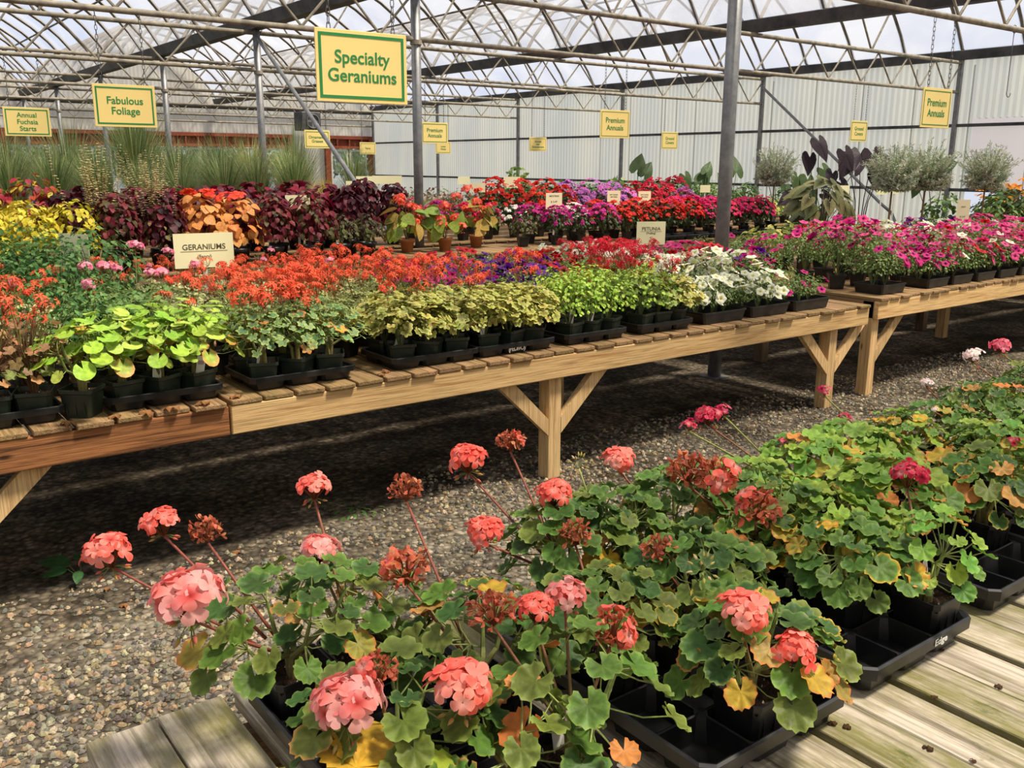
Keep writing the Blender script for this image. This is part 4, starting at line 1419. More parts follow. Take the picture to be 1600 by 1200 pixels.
# ------------------------------------------------------------------ flowers shared by the bench plants
WHT = lin(250, 248, 236)
MAG = lin(206, 24, 120); HOT = lin(236, 66, 140); PUR = lin(90, 20, 130); RED = lin(214, 26, 36); DRED = lin(150, 12, 34)
STAR = lin(255, 112, 72); STAR2 = lin(248, 86, 62); CRIM = lin(222, 26, 66); LIL = lin(214, 130, 206); SALM = lin(244, 96, 92)
PET = {
    'white': [petunia_flower(WHT, lin(220, 220, 120)), petunia_flower(lin(240, 240, 226), lin(210, 210, 110))],
    'magenta': [petunia_flower(MAG, lin(70, 0, 50)), petunia_flower(lin(216, 36, 132), lin(80, 0, 60))],
    'hot': [petunia_flower(HOT, lin(150, 10, 80)), petunia_flower(lin(240, 90, 150), lin(160, 20, 90))],
    'purple': [petunia_flower(PUR, lin(30, 0, 50)), petunia_flower(lin(110, 30, 150), lin(36, 0, 60))],
    'red': [petunia_flower(RED, lin(80, 0, 10)), petunia_flower(DRED, lin(60, 0, 10))],
}
SH = {
    'star': [star_head(STAR, STAR2, 12, .8) for i in range(3)],
    'star_dry': [star_head(STAR, STAR2, 11, .3) for i in range(2)],
    'pinkhead': [head_fresh(lin(240, 130, 160), lin(246, 160, 184), 10, lin(200, 60, 110)) for i in range(2)],
    'redhead': [star_head(CRIM, RED, 11, .85) for i in range(2)],
    'whitehead': [star_head(WHT, lin(250, 240, 220), 9, .8) for i in range(2)],
    'orangehead': [head_fresh(lin(246, 76, 40), lin(250, 100, 60), 9, lin(200, 40, 20)) for i in range(2)],
}


def heads_on(kind, n, spread, zlo, zhi, r, seed=0):
    """flower heads on thin stalks above the leaves"""
    L = []
    gs = G()
    for i in range(n):
        a = rnd(0, 6.3); q = spread * math.sqrt(R.random())
        P = np.array([q * math.cos(a), q * math.sin(a), rnd(zlo, zhi)])
        k = kind[R.randrange(len(kind))]
        rr = r * rnd(.8, 1.2)
        L.append(('flower_head', SH[k][R.randrange(len(SH[k]))], tuple(P), (rnd(-.3, .3), rnd(-.3, .3), rnd(0, 6)), rr))
        gs.tube([(P[0] * .3, P[1] * .3, zlo * .35), P * .9 - np.array([0, 0, .02]), P - np.array([0, 0, rr * .6])], [.002, .0016, .0012], lin(128, 120, 66), 4, cap=False)
    L.append(('flower_stalks', gs.mesh('flower_stalks', M_STEM), Z0, Z0, 1.0))
    return L


LIMES = (lin(156, 190, 62), lin(134, 174, 56), lin(174, 198, 84))
KIND = {}


def kind(name, n, f): KIND[name] = [f() for _ in range(n)]


kind('lime', 3, lambda: sm(*zonal_plant(34, .15, .24, .036, LIMES, .10, .15, False, T_ROUND2, 4)))
kind('variegated', 3, lambda: sm(*zonal_plant(52, .15, .22, .028, (lin(100, 132, 84), lin(124, 150, 96), lin(84, 118, 76)), .08, .75, False, T_IVY, 5)) + heads_on(['star', 'star_dry'], 4, .13, .24, .34, .05))
kind('tricolor', 3, lambda: sm(*bush(110, .15, .22, .027, (lin(160, 170, 76), lin(184, 180, 90), lin(140, 156, 70)), T_IVY, lin(206, 200, 110), lin(150, 100, 62), .5, .5)))
kind('tricolor_star', 2, lambda: sm(*bush(90, .15, .22, .027, (lin(160, 164, 82), lin(128, 150, 70)), T_IVY, lin(206, 200, 120), lin(136, 100, 60), .5)) + heads_on(['star', 'star_dry'], 3, .12, .24, .32, .045))
kind('lime_mound', 3, lambda: sm(*bush(230, .16, .27, .021, (lin(160, 190, 66), lin(140, 178, 62), lin(178, 200, 84)), T_SMALL, None, None, .7)))
kind('star', 4, lambda: sm(*bush(120, .15, .20, .024, (lin(120, 140, 70), lin(150, 156, 90), lin(96, 124, 62)), T_IVY, lin(176, 180, 120), None, .4)) + heads_on(['star', 'star', 'star_dry'], 8, .16, .22, .36, .050))
kind('cream_ivy', 2, lambda: sm(*bush(110, .15, .26, .026, (lin(168, 178, 116), lin(190, 190, 130), lin(120, 142, 84)), T_IVY, lin(226, 220, 168), None, .4)) + heads_on(['star_dry', 'pinkhead', 'star'], 4, .13, .28, .38, .040))
kind('pink_tall', 2, lambda: sm(*bush(120, .16, .26, .026, (lin(96, 128, 66), lin(120, 144, 80)), T_LOBE, None, None, .4)) + heads_on(['pinkhead', 'star_dry'], 3, .15, .34, .44, .036))
kind('ferny', 3, lambda: sm(*bush(420, .22, .42, .030, (lin(86, 128, 66), lin(70, 112, 60), lin(110, 146, 76)), T_SIMPLE, None, None, .45, .3, 10, (.7, 1.3))))
kind('twiggy', 2, lambda: sm(*bush(20, .16, .28, .024, (lin(150, 116, 80), lin(120, 96, 62), lin(120, 130, 60)), T_LOBE, None, None, .5, dead=.4, stems=44, stemcol=lin(108, 78, 56))) + heads_on(['star_dry'], 4, .13, .26, .36, .045))
kind('red_white', 3, lambda: sm(*bush(110, .14, .22, .024, (lin(130, 156, 74), lin(156, 176, 90)), T_IVY, None, None, .4)) + heads_on(['redhead', 'redhead', 'whitehead'], 8, .15, .24, .34, .050))
GP = (lin(110, 136, 72), lin(134, 154, 86), lin(90, 118, 62))


def pet(cols, n=12, spread=.17, hgt=.26, nl=190, s=.036):
    fl = [m for c in cols for m in PET[c]]
    return sm(*bush(nl, spread, hgt, .026, GP, T_SIMPLE, None, None, .35, .5, 10)) + flowers_over(fl, n, spread, hgt, s)


kind('pet_white', 3, lambda: pet(['white'], 17))
kind('pet_magenta', 3, lambda: pet(['magenta'], 12))
kind('pet_magenta_big', 3, lambda: pet(['magenta', 'magenta', 'hot'], 12, .24, .42, 520, .040))
kind('pet_hot', 3, lambda: pet(['hot'], 20, .18, .28))
kind('pet_purple', 3, lambda: pet(['purple'], 12))
kind('pet_mag_pur', 2, lambda: pet(['magenta', 'purple'], 13))
kind('pet_red', 3, lambda: pet(['red'], 13))
kind('pet_mix', 3, lambda: pet(['hot', 'magenta', 'red', 'white', 'hot'], 13, .20, .32, 320))
kind('pet_hotred', 3, lambda: pet(['hot', 'hot', 'red'], 13, .20, .30, 320))
kind('pet_sparse', 3, lambda: pet(['magenta'], 3, .17, .24, 260))
kind('green_filler', 2, lambda: sm(*bush(220, .17, .24, .03, GP, T_SIMPLE, None, None, .4)))


def coleus(n, cols, rim=None, mid=None, sp=.24, hg=.62, size=.085, tpl=T_COL): return sm(*bush(n, sp, hg, size, cols, tpl, rim, mid, .6, .45, 8, (.7, 1.25), 0, -.2, lin(90, 50, 50), .5))


WINE = (lin(82, 16, 34), lin(66, 13, 28), lin(104, 22, 40), lin(52, 14, 24))
kind('coleus_dark', 3, lambda: coleus(230, WINE, None, None))
kind('coleus_bright', 2, lambda: coleus(190, (lin(128, 20, 44), lin(108, 16, 40)), None, None, .26, .60, .10))
kind('coleus_frill', 2, lambda: coleus(260, (lin(106, 30, 46), lin(132, 52, 56), lin(96, 82, 50)), None, None, .24, .58, .065))
kind('coleus_orange', 2, lambda: coleus(150, (lin(222, 150, 74), lin(210, 128, 62), lin(226, 166, 84)), None, lin(226, 150, 90), .26, .58, .095, T_PAD) + [('top_leaves', blossoms(6, .24, .60, .07, (lin(236, 60, 44), lin(240, 84, 60)), None, .5, .75), Z0, Z0, 1.0, {'label': 'bright red young leaves at the tips'})])
kind('coleus_yellow', 3, lambda: coleus(260, (lin(206, 190, 52), lin(188, 178, 46), lin(220, 200, 72)), None, None, .26, .52, .062))
kind('coleus_tipped', 2, lambda: coleus(220, (lin(150, 34, 50), lin(170, 70, 44), lin(200, 180, 70)), None, None, .25, .66, .07))
kind('coleus_small', 3, lambda: sm(*bush(230, .20, .34, .045, (lin(86, 90, 46), lin(70, 62, 44), lin(118, 126, 60)), T_OVS, None, lin(66, 44, 40), .5, .5)))
kind('begonia', 3, lambda: sm(*bush(26, .17, .34, .15, (lin(150, 168, 70), lin(126, 146, 62), lin(176, 150, 76)), T_OV, None, None, .35, .2, 8)) + [('flower_head', SH['orangehead'][i % 2], (rnd(-.15, .15), rnd(-.15, .12), rnd(.10, .44)), (rnd(-.4, .4), rnd(-.4, .4), rnd(0, 6)), rnd(.05, .07)) for i in range(10)])
GI = (lin(52, 76, 42), lin(70, 96, 50), lin(84, 70, 50))


def imp(cols, n=60, sp=.19, hg=.38, s=.034, nl=220, dark=0):
    return sm(*bush(nl, sp, hg, .05, GI, T_OVS, None, None, .4, .5)) + [('blossoms', blossoms(n, sp, hg, s, cols, None, .35, .1), Z0, Z0, 1.0, {'kind': 'stuff'} if n > 100 else {})]


kind('imp_magenta', 2, lambda: imp((lin(216, 50, 150), lin(196, 40, 130)), 46))
kind('imp_red', 2, lambda: imp((lin(216, 34, 30), lin(232, 60, 40)), 56))
kind('imp_salmon', 2, lambda: imp((SALM, lin(230, 60, 80)), 56))
kind('imp_orange', 1, lambda: imp((lin(250, 84, 30), lin(240, 60, 30)), 40))
kind('imp_hot', 3, lambda: imp((lin(228, 34, 92), lin(214, 30, 110)), 60))
kind('imp_redtall', 2, lambda: imp((lin(220, 44, 30), lin(236, 60, 36)), 64, .24, .62, .042, 300))
kind('imp_lilac', 2, lambda: imp((LIL, lin(226, 110, 190), lin(196, 120, 206)), 64, .24, .60, .042, 280))
kind('imp_crimson', 2, lambda: imp((CRIM, lin(230, 50, 80)), 70, .24, .62, .042, 300))
kind('imp_purple', 1, lambda: imp((lin(186, 50, 150), lin(204, 90, 170)), 60, .22, .40, .036))
kind('imp_white', 2, lambda: imp((WHT, lin(240, 220, 214)), 40, .2, .34, .034))
kind('shrub_green', 3, lambda: sm(*bush(200, .30, .50, .07, (lin(92, 122, 58), lin(120, 148, 72), lin(70, 100, 50)), T_OVS, None, None, .5, .6)))
kind('shrub_mauve', 2, lambda: sm(*bush(200, .32, .42, .06, (lin(120, 96, 84), lin(96, 108, 64), lin(146, 112, 96)), T_OVS)))
kind('flat_green', 2, lambda: sm(*bush(190, .20, .16, .04, (lin(96, 130, 56), lin(130, 156, 70), lin(76, 108, 50)), T_SMALL)))
kind('yellow_sprawl', 2, lambda: sm(*bush(200, .30, .30, .05, (lin(170, 184, 84), lin(200, 196, 110), lin(116, 140, 64)), T_SMALL)) + flowers_over([flat_flower(lin(240, 230, 130), lin(220, 200, 80))], 5, .25, .3, .03))


def grass(n, h, spread, cols, w=.006, arch=.5, plume=None):
    g = G()
    for i in range(n):
        a = rnd(0, 6.3); q = rnd(0, .06); L = h * rnd(.6, 1.1); sp = spread * rnd(.2, 1.0)
        c = jit(cols[R.randrange(len(cols))], .18)
        side = np.array([-math.sin(a), math.cos(a), 0]) * w * rnd(.7, 1.3)
        V = []
        m = 6
        for k in range(m + 1):
            t = k / m
            P = np.array([math.cos(a) * (q + sp * t ** 2), math.sin(a) * (q + sp * t ** 2), L * (t - arch * .35 * t ** 3 * (sp / spread))])
            ww = side * (1 - t ** 2 * .9)
            V += [P - ww, P + ww]
        g.add(V, [(2 * k, 2 * k + 1, 2 * k + 3, 2 * k + 2) for k in range(m)], c)
    return [('foliage', g.mesh('foliage', M_LEAF), Z0, Z0, 1.0)]


GG = (lin(118, 142, 84), lin(92, 120, 70), lin(148, 164, 110), lin(170, 168, 118))
kind('grass_tall', 3, lambda: grass(620, 1.70, .7, GG, .005))
kind('grass_mid', 3, lambda: grass(620, 1.12, .5, GG, .005))
kind('grass_pale', 1, lambda: grass(420, 1.25, .55, (lin(196, 196, 130), lin(170, 180, 112)), .006, .7))
kind('grass_gold', 2, lambda: grass(500, .62, .45, (lin(170, 140, 70), lin(150, 150, 70), lin(186, 160, 92)), .004))
kind('grass_low', 2, lambda: grass(420, .42, .4, (lin(150, 160, 90), lin(170, 176, 110)), .004))


def spikes(n, h, sp, col):
    g = G(); gl = G()
    for i in range(n):
        a = rnd(0, 6.3); q = rnd(.0, sp); b = rnd(0, 6.3)
        P0 = np.array([q * math.cos(a) * .5, q * math.sin(a) * .5, h * .15])
        P1 = np.array([q * math.cos(a), q * math.sin(a), h * rnd(.6, 1)])
        g.tube([P0, P1], [.002, .001], lin(150, 120, 80), 3, cap=False)
        for k in range(22):
            t = .30 + .70 * k / 22
            P = P0 + (P1 - P0) * t
            for s in range(3):
                d = rdir(-.2, .3)
                petal(g, P, d, (0, 0, 1), .024, .011, jit(col, .2), n=1)
    return [('flower_spikes', g.mesh('flower_spikes', M_PETAL), Z0, Z0, 1.0)]


kind('cream_spikes', 2, lambda: sm(*bush(120, .2, .35, .05, (lin(110, 50, 50), lin(130, 120, 70)), T_OVS)) + spikes(26, .78, .30, lin(226, 212, 160)))

# ------------------------------------------------------------------ filling the benches
tray3 = tray_mesh(3, 2, .150, .060)
tray4 = tray_mesh(3, 2, .163, .060)
wt = .740


def variety(k):
    return {
        'lime': ('potted_geranium', 'bright lime-leaved geranium', 'geranium'), 'variegated': ('potted_geranium', 'white-edged geranium with narrow red flowers', 'geranium'),
        'tricolor': ('potted_geranium', 'brown-zoned tricolour geranium', 'geranium'), 'tricolor_star': ('potted_geranium', 'tricolour geranium with a few orange flowers', 'geranium'),
        'lime_mound': ('potted_geranium', 'dense mound of tiny lime leaves', 'geranium'), 'star': ('potted_geranium', 'geranium covered in orange-red starry flowers', 'geranium'),
        'cream_ivy': ('potted_geranium', 'cream-leaved geranium with sparse flowers', 'geranium'), 'pink_tall': ('potted_geranium', 'tall geranium with pink heads', 'geranium'),
        'ferny': ('potted_geranium', 'feathery dark green scented geranium', 'geranium'), 'twiggy': ('potted_geranium', 'dried-out brown twiggy geranium', 'geranium'),
        'red_white': ('potted_geranium', 'geranium with red and white heads', 'geranium'), 'pet_white': ('potted_petunia', 'white-flowered petunia', 'petunia'),
        'pet_magenta': ('potted_petunia', 'magenta petunia', 'petunia'), 'pet_magenta_big': ('potted_petunia', 'large magenta trailing petunia', 'petunia'),
        'pet_hot': ('potted_petunia', 'hot pink petunia', 'petunia'), 'pet_purple': ('potted_petunia', 'deep purple petunia', 'petunia'),
        'pet_mag_pur': ('potted_petunia', 'magenta and purple petunia', 'petunia'), 'pet_red': ('potted_petunia', 'dark red petunia', 'petunia'),
        'pet_mix': ('potted_petunia', 'mixed pink and red petunia', 'petunia'), 'pet_hotred': ('potted_petunia', 'pink and scarlet petunia', 'petunia'),
        'pet_sparse': ('potted_petunia', 'sparse green petunia with few magenta flowers', 'petunia'), 'green_filler': ('potted_petunia', 'flowerless grey-green petunia', 'petunia'),
        'coleus_dark': ('potted_coleus', 'dark wine red coleus', 'coleus'), 'coleus_bright': ('potted_coleus', 'burgundy broad-leaved coleus', 'coleus'),
        'coleus_frill': ('potted_coleus', 'frilled maroon and olive coleus', 'coleus'), 'coleus_orange': ('potted_coleus', 'orange coleus with red tips', 'coleus'),
        'coleus_yellow': ('potted_coleus', 'yellow coleus', 'coleus'), 'coleus_tipped': ('potted_coleus', 'red and yellow coleus', 'coleus'),
        'coleus_small': ('potted_coleus', 'small olive-leaved coleus', 'coleus'), 'begonia': ('potted_begonia', 'orange-flowered begonia in a terracotta pot', 'begonia'),
        'imp_magenta': ('potted_impatiens', 'magenta impatiens', 'impatiens'), 'imp_red': ('potted_impatiens', 'scarlet impatiens', 'impatiens'), 'imp_salmon': ('potted_impatiens', 'salmon impatiens', 'impatiens'),
        'imp_orange': ('potted_impatiens', 'vivid orange impatiens', 'impatiens'), 'imp_hot': ('potted_impatiens', 'deep pink impatiens', 'impatiens'), 'imp_redtall': ('potted_impatiens', 'tall orange-red impatiens', 'impatiens'),
        'imp_lilac': ('potted_impatiens', 'tall lilac impatiens', 'impatiens'), 'imp_crimson': ('potted_impatiens', 'tall crimson impatiens', 'impatiens'), 'imp_purple': ('potted_impatiens', 'purple-pink impatiens', 'impatiens'),
        'imp_white': ('potted_impatiens', 'white impatiens', 'impatiens'), 'shrub_green': ('potted_shrub', 'leafy green shrub', 'shrub'), 'shrub_mauve': ('potted_shrub', 'mauve-tinted shrub', 'shrub'),
        'flat_green': ('potted_groundcover', 'low green groundcover', 'groundcover'), 'yellow_sprawl': ('potted_groundcover', 'yellow-green sprawling plant', 'plant'),
        'grass_tall': ('ornamental_grass', 'tall green ornamental grass', 'grass'), 'grass_mid': ('ornamental_grass', 'green ornamental grass', 'grass'), 'grass_pale': ('ornamental_grass', 'pale striped ornamental grass', 'grass'),
        'grass_gold': ('ornamental_grass', 'golden brown wispy grass', 'grass'), 'grass_low': ('ornamental_grass', 'low pale grass', 'grass'), 'cream_spikes': ('spiky_flowering_plant', 'plant with many cream flower spikes', 'plant'),
    }[k]


count = {}


def put_plant(k, x, y, z, row, sc=1.0, pot=None, soil=None, ph=.105):
    nm, desc, cat = variety(k)
    key = (desc, row)
    count[key] = count.get(key, -1) + 1
    vs = KIND[k]
    return place(nm, vs[R.randrange(len(vs))], (x, y, z), rnd(0, 6.3), '%s, %s such from left, %s' % (desc, ordn(count[key]), row), cat, 'plants in ' + row, sc, pot, soil, ph)


def pick(table, x):
    """table = [(x limit, kinds)]"""
    for lim, ks in table:
        if x < lim: return ks[R.randrange(len(ks))]
    return table[-1][1][0]


# long bench, front row in trays
front = [(.46, ['twiggy'], 3), (1.09, ['lime'], 3), (1.705, ['variegated'], 4), (2.415, ['tricolor_star', 'tricolor'], 4), (2.925, ['tricolor'], 4), (3.49, ['lime_mound'], 3), (4.055, ['lime_mound', 'red_white', 'tricolor'], 3)]
fr = 'long bench front trays'
for i, (cx, ks, w) in enumerate(front):
    tm, pt = (tray4, .163) if w == 4 else (tray3, .150)
    cy = 3.80 + pt
    o = tag(link('nursery_tray', tm, None, (cx, cy, wt)), 'black tray of square pots at the bench edge, %s from the left' % ordn(i), 'tray', 'trays along the edge of the long bench')
    if i == 4:
        link('handwriting', text_mesh('(PEDIVO)', .034, M_CHALK, .0004, bold=.0008, spacing=.8), o, (-.01, -(pt + .0035), .028), (PI / 2 + .03, 0, .02))
    for j in range(2):
        for q in range(3):
            k = ks[(q + j) % len(ks)]
            row = fr if j == 0 else 'long bench second trays'
            po = put_plant(k, cx + (q - 1) * pt, cy - pt / 2 + j * pt, wt + .006, row, 1.08 if j == 0 else 1.16, POTG, SOILG, .10)
            if j == 0 and R.random() < .55:
                link('plant_label', TAGS[0], po, (rnd(-.03, .03), 0, .125), (0, 0, 0)).rotation_euler = (rnd(-.2, .2), rnd(-.2, .2), -po.rotation_euler.z)
put_plant('lime', .775, 3.84, wt, 'lone pot, long bench edge', 1.1, POTG, SOILG, .10)
# flats with petunias at the right end
fm = flat_mesh(.42, .26)
for i, (cx, k) in enumerate(((4.60, 'pet_white'), (5.06, 'pet_white'), (5.52, 'pet_sparse'))):
    tag(link('nursery_flat', fm, None, (cx, 3.93, wt)), 'black petunia flat, %s of three at the right end of the long bench' % ordn(i), 'tray', 'flats of petunias')
    for q in (-1, 0, 1):
        put_plant(k, cx + q * .135, 3.92 + abs(q) * .02, wt + .012, 'long bench right-end flats', .85 if k == 'pet_white' else .8, None, None, .045)

rows1 = [
    (4.28, 'long bench third row', [(.55, ['twiggy']), (1.0, ['lime', 'ferny']), (1.5, ['lime', 'cream_ivy']), (2.9, ['star']), (3.35, ['star', 'tricolor_star']), (3.9, ['lime_mound', 'tricolor']), (4.5, ['red_white']), (5.4, ['pet_white']), (9, ['pet_sparse', 'green_filler'])]),
    (4.50, 'long bench fourth row', [(.6, ['pink_tall', 'ferny']), (1.4, ['cream_ivy', 'pink_tall']), (2.95, ['star']), (3.3, ['pet_mag_pur']), (3.8, ['pet_purple', 'pet_mag_pur']), (4.7, ['red_white', 'pet_red']), (5.3, ['pet_white']), (9, ['pet_mag_pur', 'pet_sparse'])]),
    (4.72, 'long bench back row', [(.7, ['ferny', 'pink_tall']), (1.5, ['pink_tall', 'cream_ivy']), (2.7, ['star', 'cream_ivy']), (3.1, ['pet_magenta']), (3.9, ['pet_purple']), (4.9, ['red_white', 'pet_red']), (5.5, ['pet_white', 'pet_red']), (9, ['pet_sparse', 'pet_mag_pur'])]),
]
for y, row, tb in rows1:
    x = .28
    while x < 5.75:
        put_plant(pick(tb, x), x + rnd(-.02, .02), y + rnd(-.015, .015), wt, row, rnd(.95, 1.12), POTB, SOILG, .10)
        x += .235
rows2 = [
    (5.24, 'behind long bench, front row', [(1.2, ['ferny']), (1.6, ['pink_tall', 'ferny']), (2.2, ['star', 'cream_ivy']), (2.9, ['star']), (3.4, ['pet_magenta']), (4.2, ['pet_purple', 'pet_mag_pur']), (5.0, ['pet_red', 'red_white']), (9, ['pet_hot', 'pet_white'])]),
    (5.54, 'behind long bench, middle row', [(1.5, ['ferny']), (2.0, ['star', 'cream_ivy']), (3.1, ['star']), (3.5, ['pet_magenta']), (4.3, ['pet_purple']), (4.9, ['pet_red']), (5.5, ['pet_white']), (9, ['pet_hot'])]),
    (5.86, 'behind long bench, back row', [(1.4, ['ferny']), (3.0, ['star', 'cream_ivy']), (4.6, ['pet_red', 'green_filler']), (5.6, ['pet_white']), (9, ['pet_hot'])]),
]
for y, row, tb in rows2:
    x = .45
    while x < 5.95:
        k = pick(tb, x)
        tall = k == 'ferny'
        put_plant(k, x + rnd(-.02, .02), y + rnd(-.015, .015), wt, row, rnd(.9, 1.05) * (.92 if not tall else 1.28), POTB, SOILG, .10)
        x += .27
# right bench
fm2 = flat_mesh(.34, .26)
for i, x in enumerate((6.62, 7.28, 7.67, 8.07, 8.47, 8.87, 9.27, 9.67, 10.07)):
    tag(link('nursery_flat', fm2, None, (x, 3.97, .76)), 'black open flat at the edge of the right bench, %s from its left end' % ordn(i), 'tray', 'flats on the right bench')
    k = 'pet_magenta_big' if i == 0 else ('pet_magenta' if i == 1 else ['pet_mix', 'pet_hotred'][i % 2])
    for q in (-.085, .085):
        put_plant(k, x + q, 3.98, .772, 'right bench front flats', .95 if i == 0 else 1.0, None, None, .045)
for y, row, tb in [
    (4.30, 'right bench second row', [(7.4, ['pet_magenta_big']), (8.0, ['pet_mix', 'pet_magenta']), (12, ['pet_mix', 'pet_hotred', 'pet_hot'])]),
    (4.62, 'right bench back row', [(7.3, ['pet_magenta_big']), (8.2, ['pet_mix']), (12, ['pet_hot', 'pet_hotred', 'pet_mix'])]),
    (5.28, 'behind right bench, front row', [(7.4, ['pet_magenta', 'pet_sparse']), (8.4, ['pet_mix', 'pet_magenta']), (12, ['pet_hot', 'pet_mix', 'pet_white'])]),
    (5.70, 'behind right bench, back row', [(7.4, ['green_filler', 'pet_sparse']), (9, ['pet_mix', 'yellow_sprawl']), (12, ['pet_hot', 'pet_white', 'pet_mag_pur'])]),
]:
    x = 6.55
    while x < 11.9:
        put_plant(pick(tb, x), x + rnd(-.02, .02), y, .75 if y > 5 else .76, row, rnd(.95, 1.1), POTB, SOILG, .10)
        x += .30

# ------------------------------------------------------------------ far benches
RP = round_pot(); RS = round_soil()
for i, (x, y) in enumerate(((5.40, 9.10), (5.86, 9.02), (6.44, 9.22))):
    nm, desc, cat = variety('begonia')
    place(nm, KIND['begonia'][i], (x, y, wt), 0, desc + ', ' + ['left', 'middle', 'right'][i] + ' of the three', cat, 'begonias in terracotta pots', 1.25, RP, RS, .13)
RPB = round_pot(.10, .17, M_BLACK); RSB = round_soil(.10, .17)


def row_of(y, x0, x1, dx, tb, row, z=wt, sc=1.0, pot=POTB, soil=SOILG, ph=.10, scj=.08):
    x = x0
    while x < x1:
        put_plant(pick(tb, x), x + rnd(-.03, .03), y + rnd(-.03, .03), z, row, sc * rnd(1 - scj, 1 + scj), pot, soil, ph)
        x += dx


row_of(8.80, 1.15, 5.1, .36, [(1.9, ['coleus_yellow']), (2.9, ['coleus_dark', 'coleus_frill']), (2.92, ['coleus_dark']), (3.5, ['coleus_orange']), (4.2, ['coleus_frill']), (9, ['coleus_small'])], 'coleus bench front row', pot=RPB, soil=RSB, ph=.14, scj=.04)
row_of(9.22, 1.1, 5.0, .40, [(1.8, ['coleus_yellow', 'coleus_tipped']), (3.9, ['coleus_dark']), (9, ['coleus_bright', 'coleus_dark'])], 'coleus bench second row', pot=RPB, soil=RSB, ph=.14, scj=.04)
row_of(9.95, .9, 5.8, .44, [(1.9, ['coleus_tipped', 'coleus_bright']), (2.6, ['coleus_dark']), (9, ['coleus_dark', 'coleus_bright'])], 'row behind coleus bench', z=.76, sc=1.05, pot=RPB, soil=RSB, ph=.14)
for i, (x, y, s) in enumerate(((2.05, 9.0, 1.25), (2.5, 8.7, 1.05), (3.0, 10.5, 1.2))):
    put_plant('cream_spikes', x + .05, y + .02, wt, 'coleus bench', s, None, None, .2)
put_plant('coleus_small', 6.95, 8.95, wt, 'right of terracotta pots', .85, POTB, SOILG, .10)
row_of(8.92, 7.45, 11.7, .40, [(8.3, ['imp_magenta']), (9.2, ['imp_red']), (9.9, ['imp_salmon', 'imp_red']), (10.15, ['imp_orange', 'imp_salmon']), (12, ['imp_hot'])], 'impatiens bench front row', sc=1.02)
row_of(9.28, 7.3, 11.9, .38, [(8.3, ['imp_magenta', 'imp_white']), (9.4, ['imp_red']), (9.9, ['imp_salmon']), (12, ['imp_hot'])], 'impatiens bench second row', sc=1.08)
tr_far = tray_mesh(3, 2, .15)
for i in range(6):
    tag(link('nursery_tray', tr_far, None, (9.2 + i * .47, 8.70, wt)), 'black tray under the impatiens, %s from the left' % ordn(i), 'tray', 'trays under the impatiens')
row_of(9.95, 6.3, 12.3, .42, [(6.7, ['imp_purple']), (7.2, ['imp_hot']), (7.9, ['imp_white', 'imp_redtall']), (8.7, ['imp_redtall']), (9.9, ['imp_lilac']), (11.2, ['imp_crimson', 'imp_lilac']), (14, ['imp_hot'])], 'tall impatiens front row', z=.76, sc=.92)
row_of(10.5, 6.3, 12.5, .45, [(6.9, ['imp_purple', 'imp_hot']), (7.4, ['imp_hot', 'imp_white']), (8.9, ['imp_redtall']), (10.1, ['imp_lilac']), (11.4, ['imp_crimson']), (14, ['imp_hot', 'imp_magenta'])], 'tall impatiens back row', z=.76, sc=1.02)
row_of(10.45, 12.9, 14.6, .38, [(18, ['flat_green', 'yellow_sprawl', 'shrub_green'])], 'beyond tall impatiens back row', z=.76, sc=1.0)
# grasses and shrubs, farther back
row_of(13.2, 1.5, 8.6, .55, [(5.2, ['grass_mid']), (5.9, ['grass_mid']), (6.3, ['grass_pale']), (7.2, ['grass_gold']), (8.0, ['grass_gold', 'grass_low']), (9, ['grass_low'])], 'grass bench front row', z=.70, sc=.95, pot=RPB, soil=RSB, ph=.14, scj=.12)
row_of(14.3, 1.5, 8.0, .6, [(1.9, ['grass_tall']), (3.3, ['grass_mid']), (5.6, ['grass_tall', 'grass_mid']), (6.4, ['grass_pale', 'grass_tall']), (9, ['grass_mid', 'grass_gold'])], 'grass bench back row', z=.70, sc=1.12, pot=RPB, soil=RSB, ph=.14, scj=.15)
row_of(13.3, 8.9, 16.9, .55, [(9.9, ['shrub_mauve', 'shrub_green']), (12.4, ['shrub_green']), (18, ['flat_green', 'shrub_green'])], 'distant shrubs front row', z=.70, sc=1.0, pot=RPB, soil=RSB, ph=.14)
row_of(14.4, 8.6, 16.9, .6, [(10.4, ['shrub_mauve']), (18, ['shrub_green'])], 'distant shrubs back row', z=.70, sc=1.15, pot=RPB, soil=RSB, ph=.14)
row_of(9.95, 12.75, 14.6, .35, [(18, ['flat_green', 'flat_green', 'yellow_sprawl'])], 'beyond deep pink impatiens', z=.76)
row_of(5.3, 13.1, 17.2, .45, [(18, ['flat_green', 'yellow_sprawl', 'shrub_green'])], 'side wall bench front row', z=.70, sc=1.1)
row_of(6.2, 13.1, 17.2, .5, [(18, ['yellow_sprawl', 'shrub_green'])], 'side wall bench middle row', z=.70, sc=1.2)
row_of(7.2, 13.1, 17.2, .5, [(18, ['flat_green', 'shrub_green'])], 'side wall bench back row', z=.70, sc=1.2)

# rows on the floor of the far half: shrubs and grasses reaching to the end wall
for yy_, x0, x1 in ((19.0, 2.5, 17.0), (25.0, 4.0, 17.4)):
    g = G()
    row_of(yy_, x0, x1, 1.5, [(7.5, ['grass_tall']), (9.5, ['grass_gold', 'grass_tall']), (18, ['shrub_green', 'shrub_mauve', 'shrub_green'])], 'floor row %s metres away' % {19.0: 'twenty', 25.0: 'twenty-five'}[yy_], z=0.0, sc=1.5, pot=None, ph=.0)


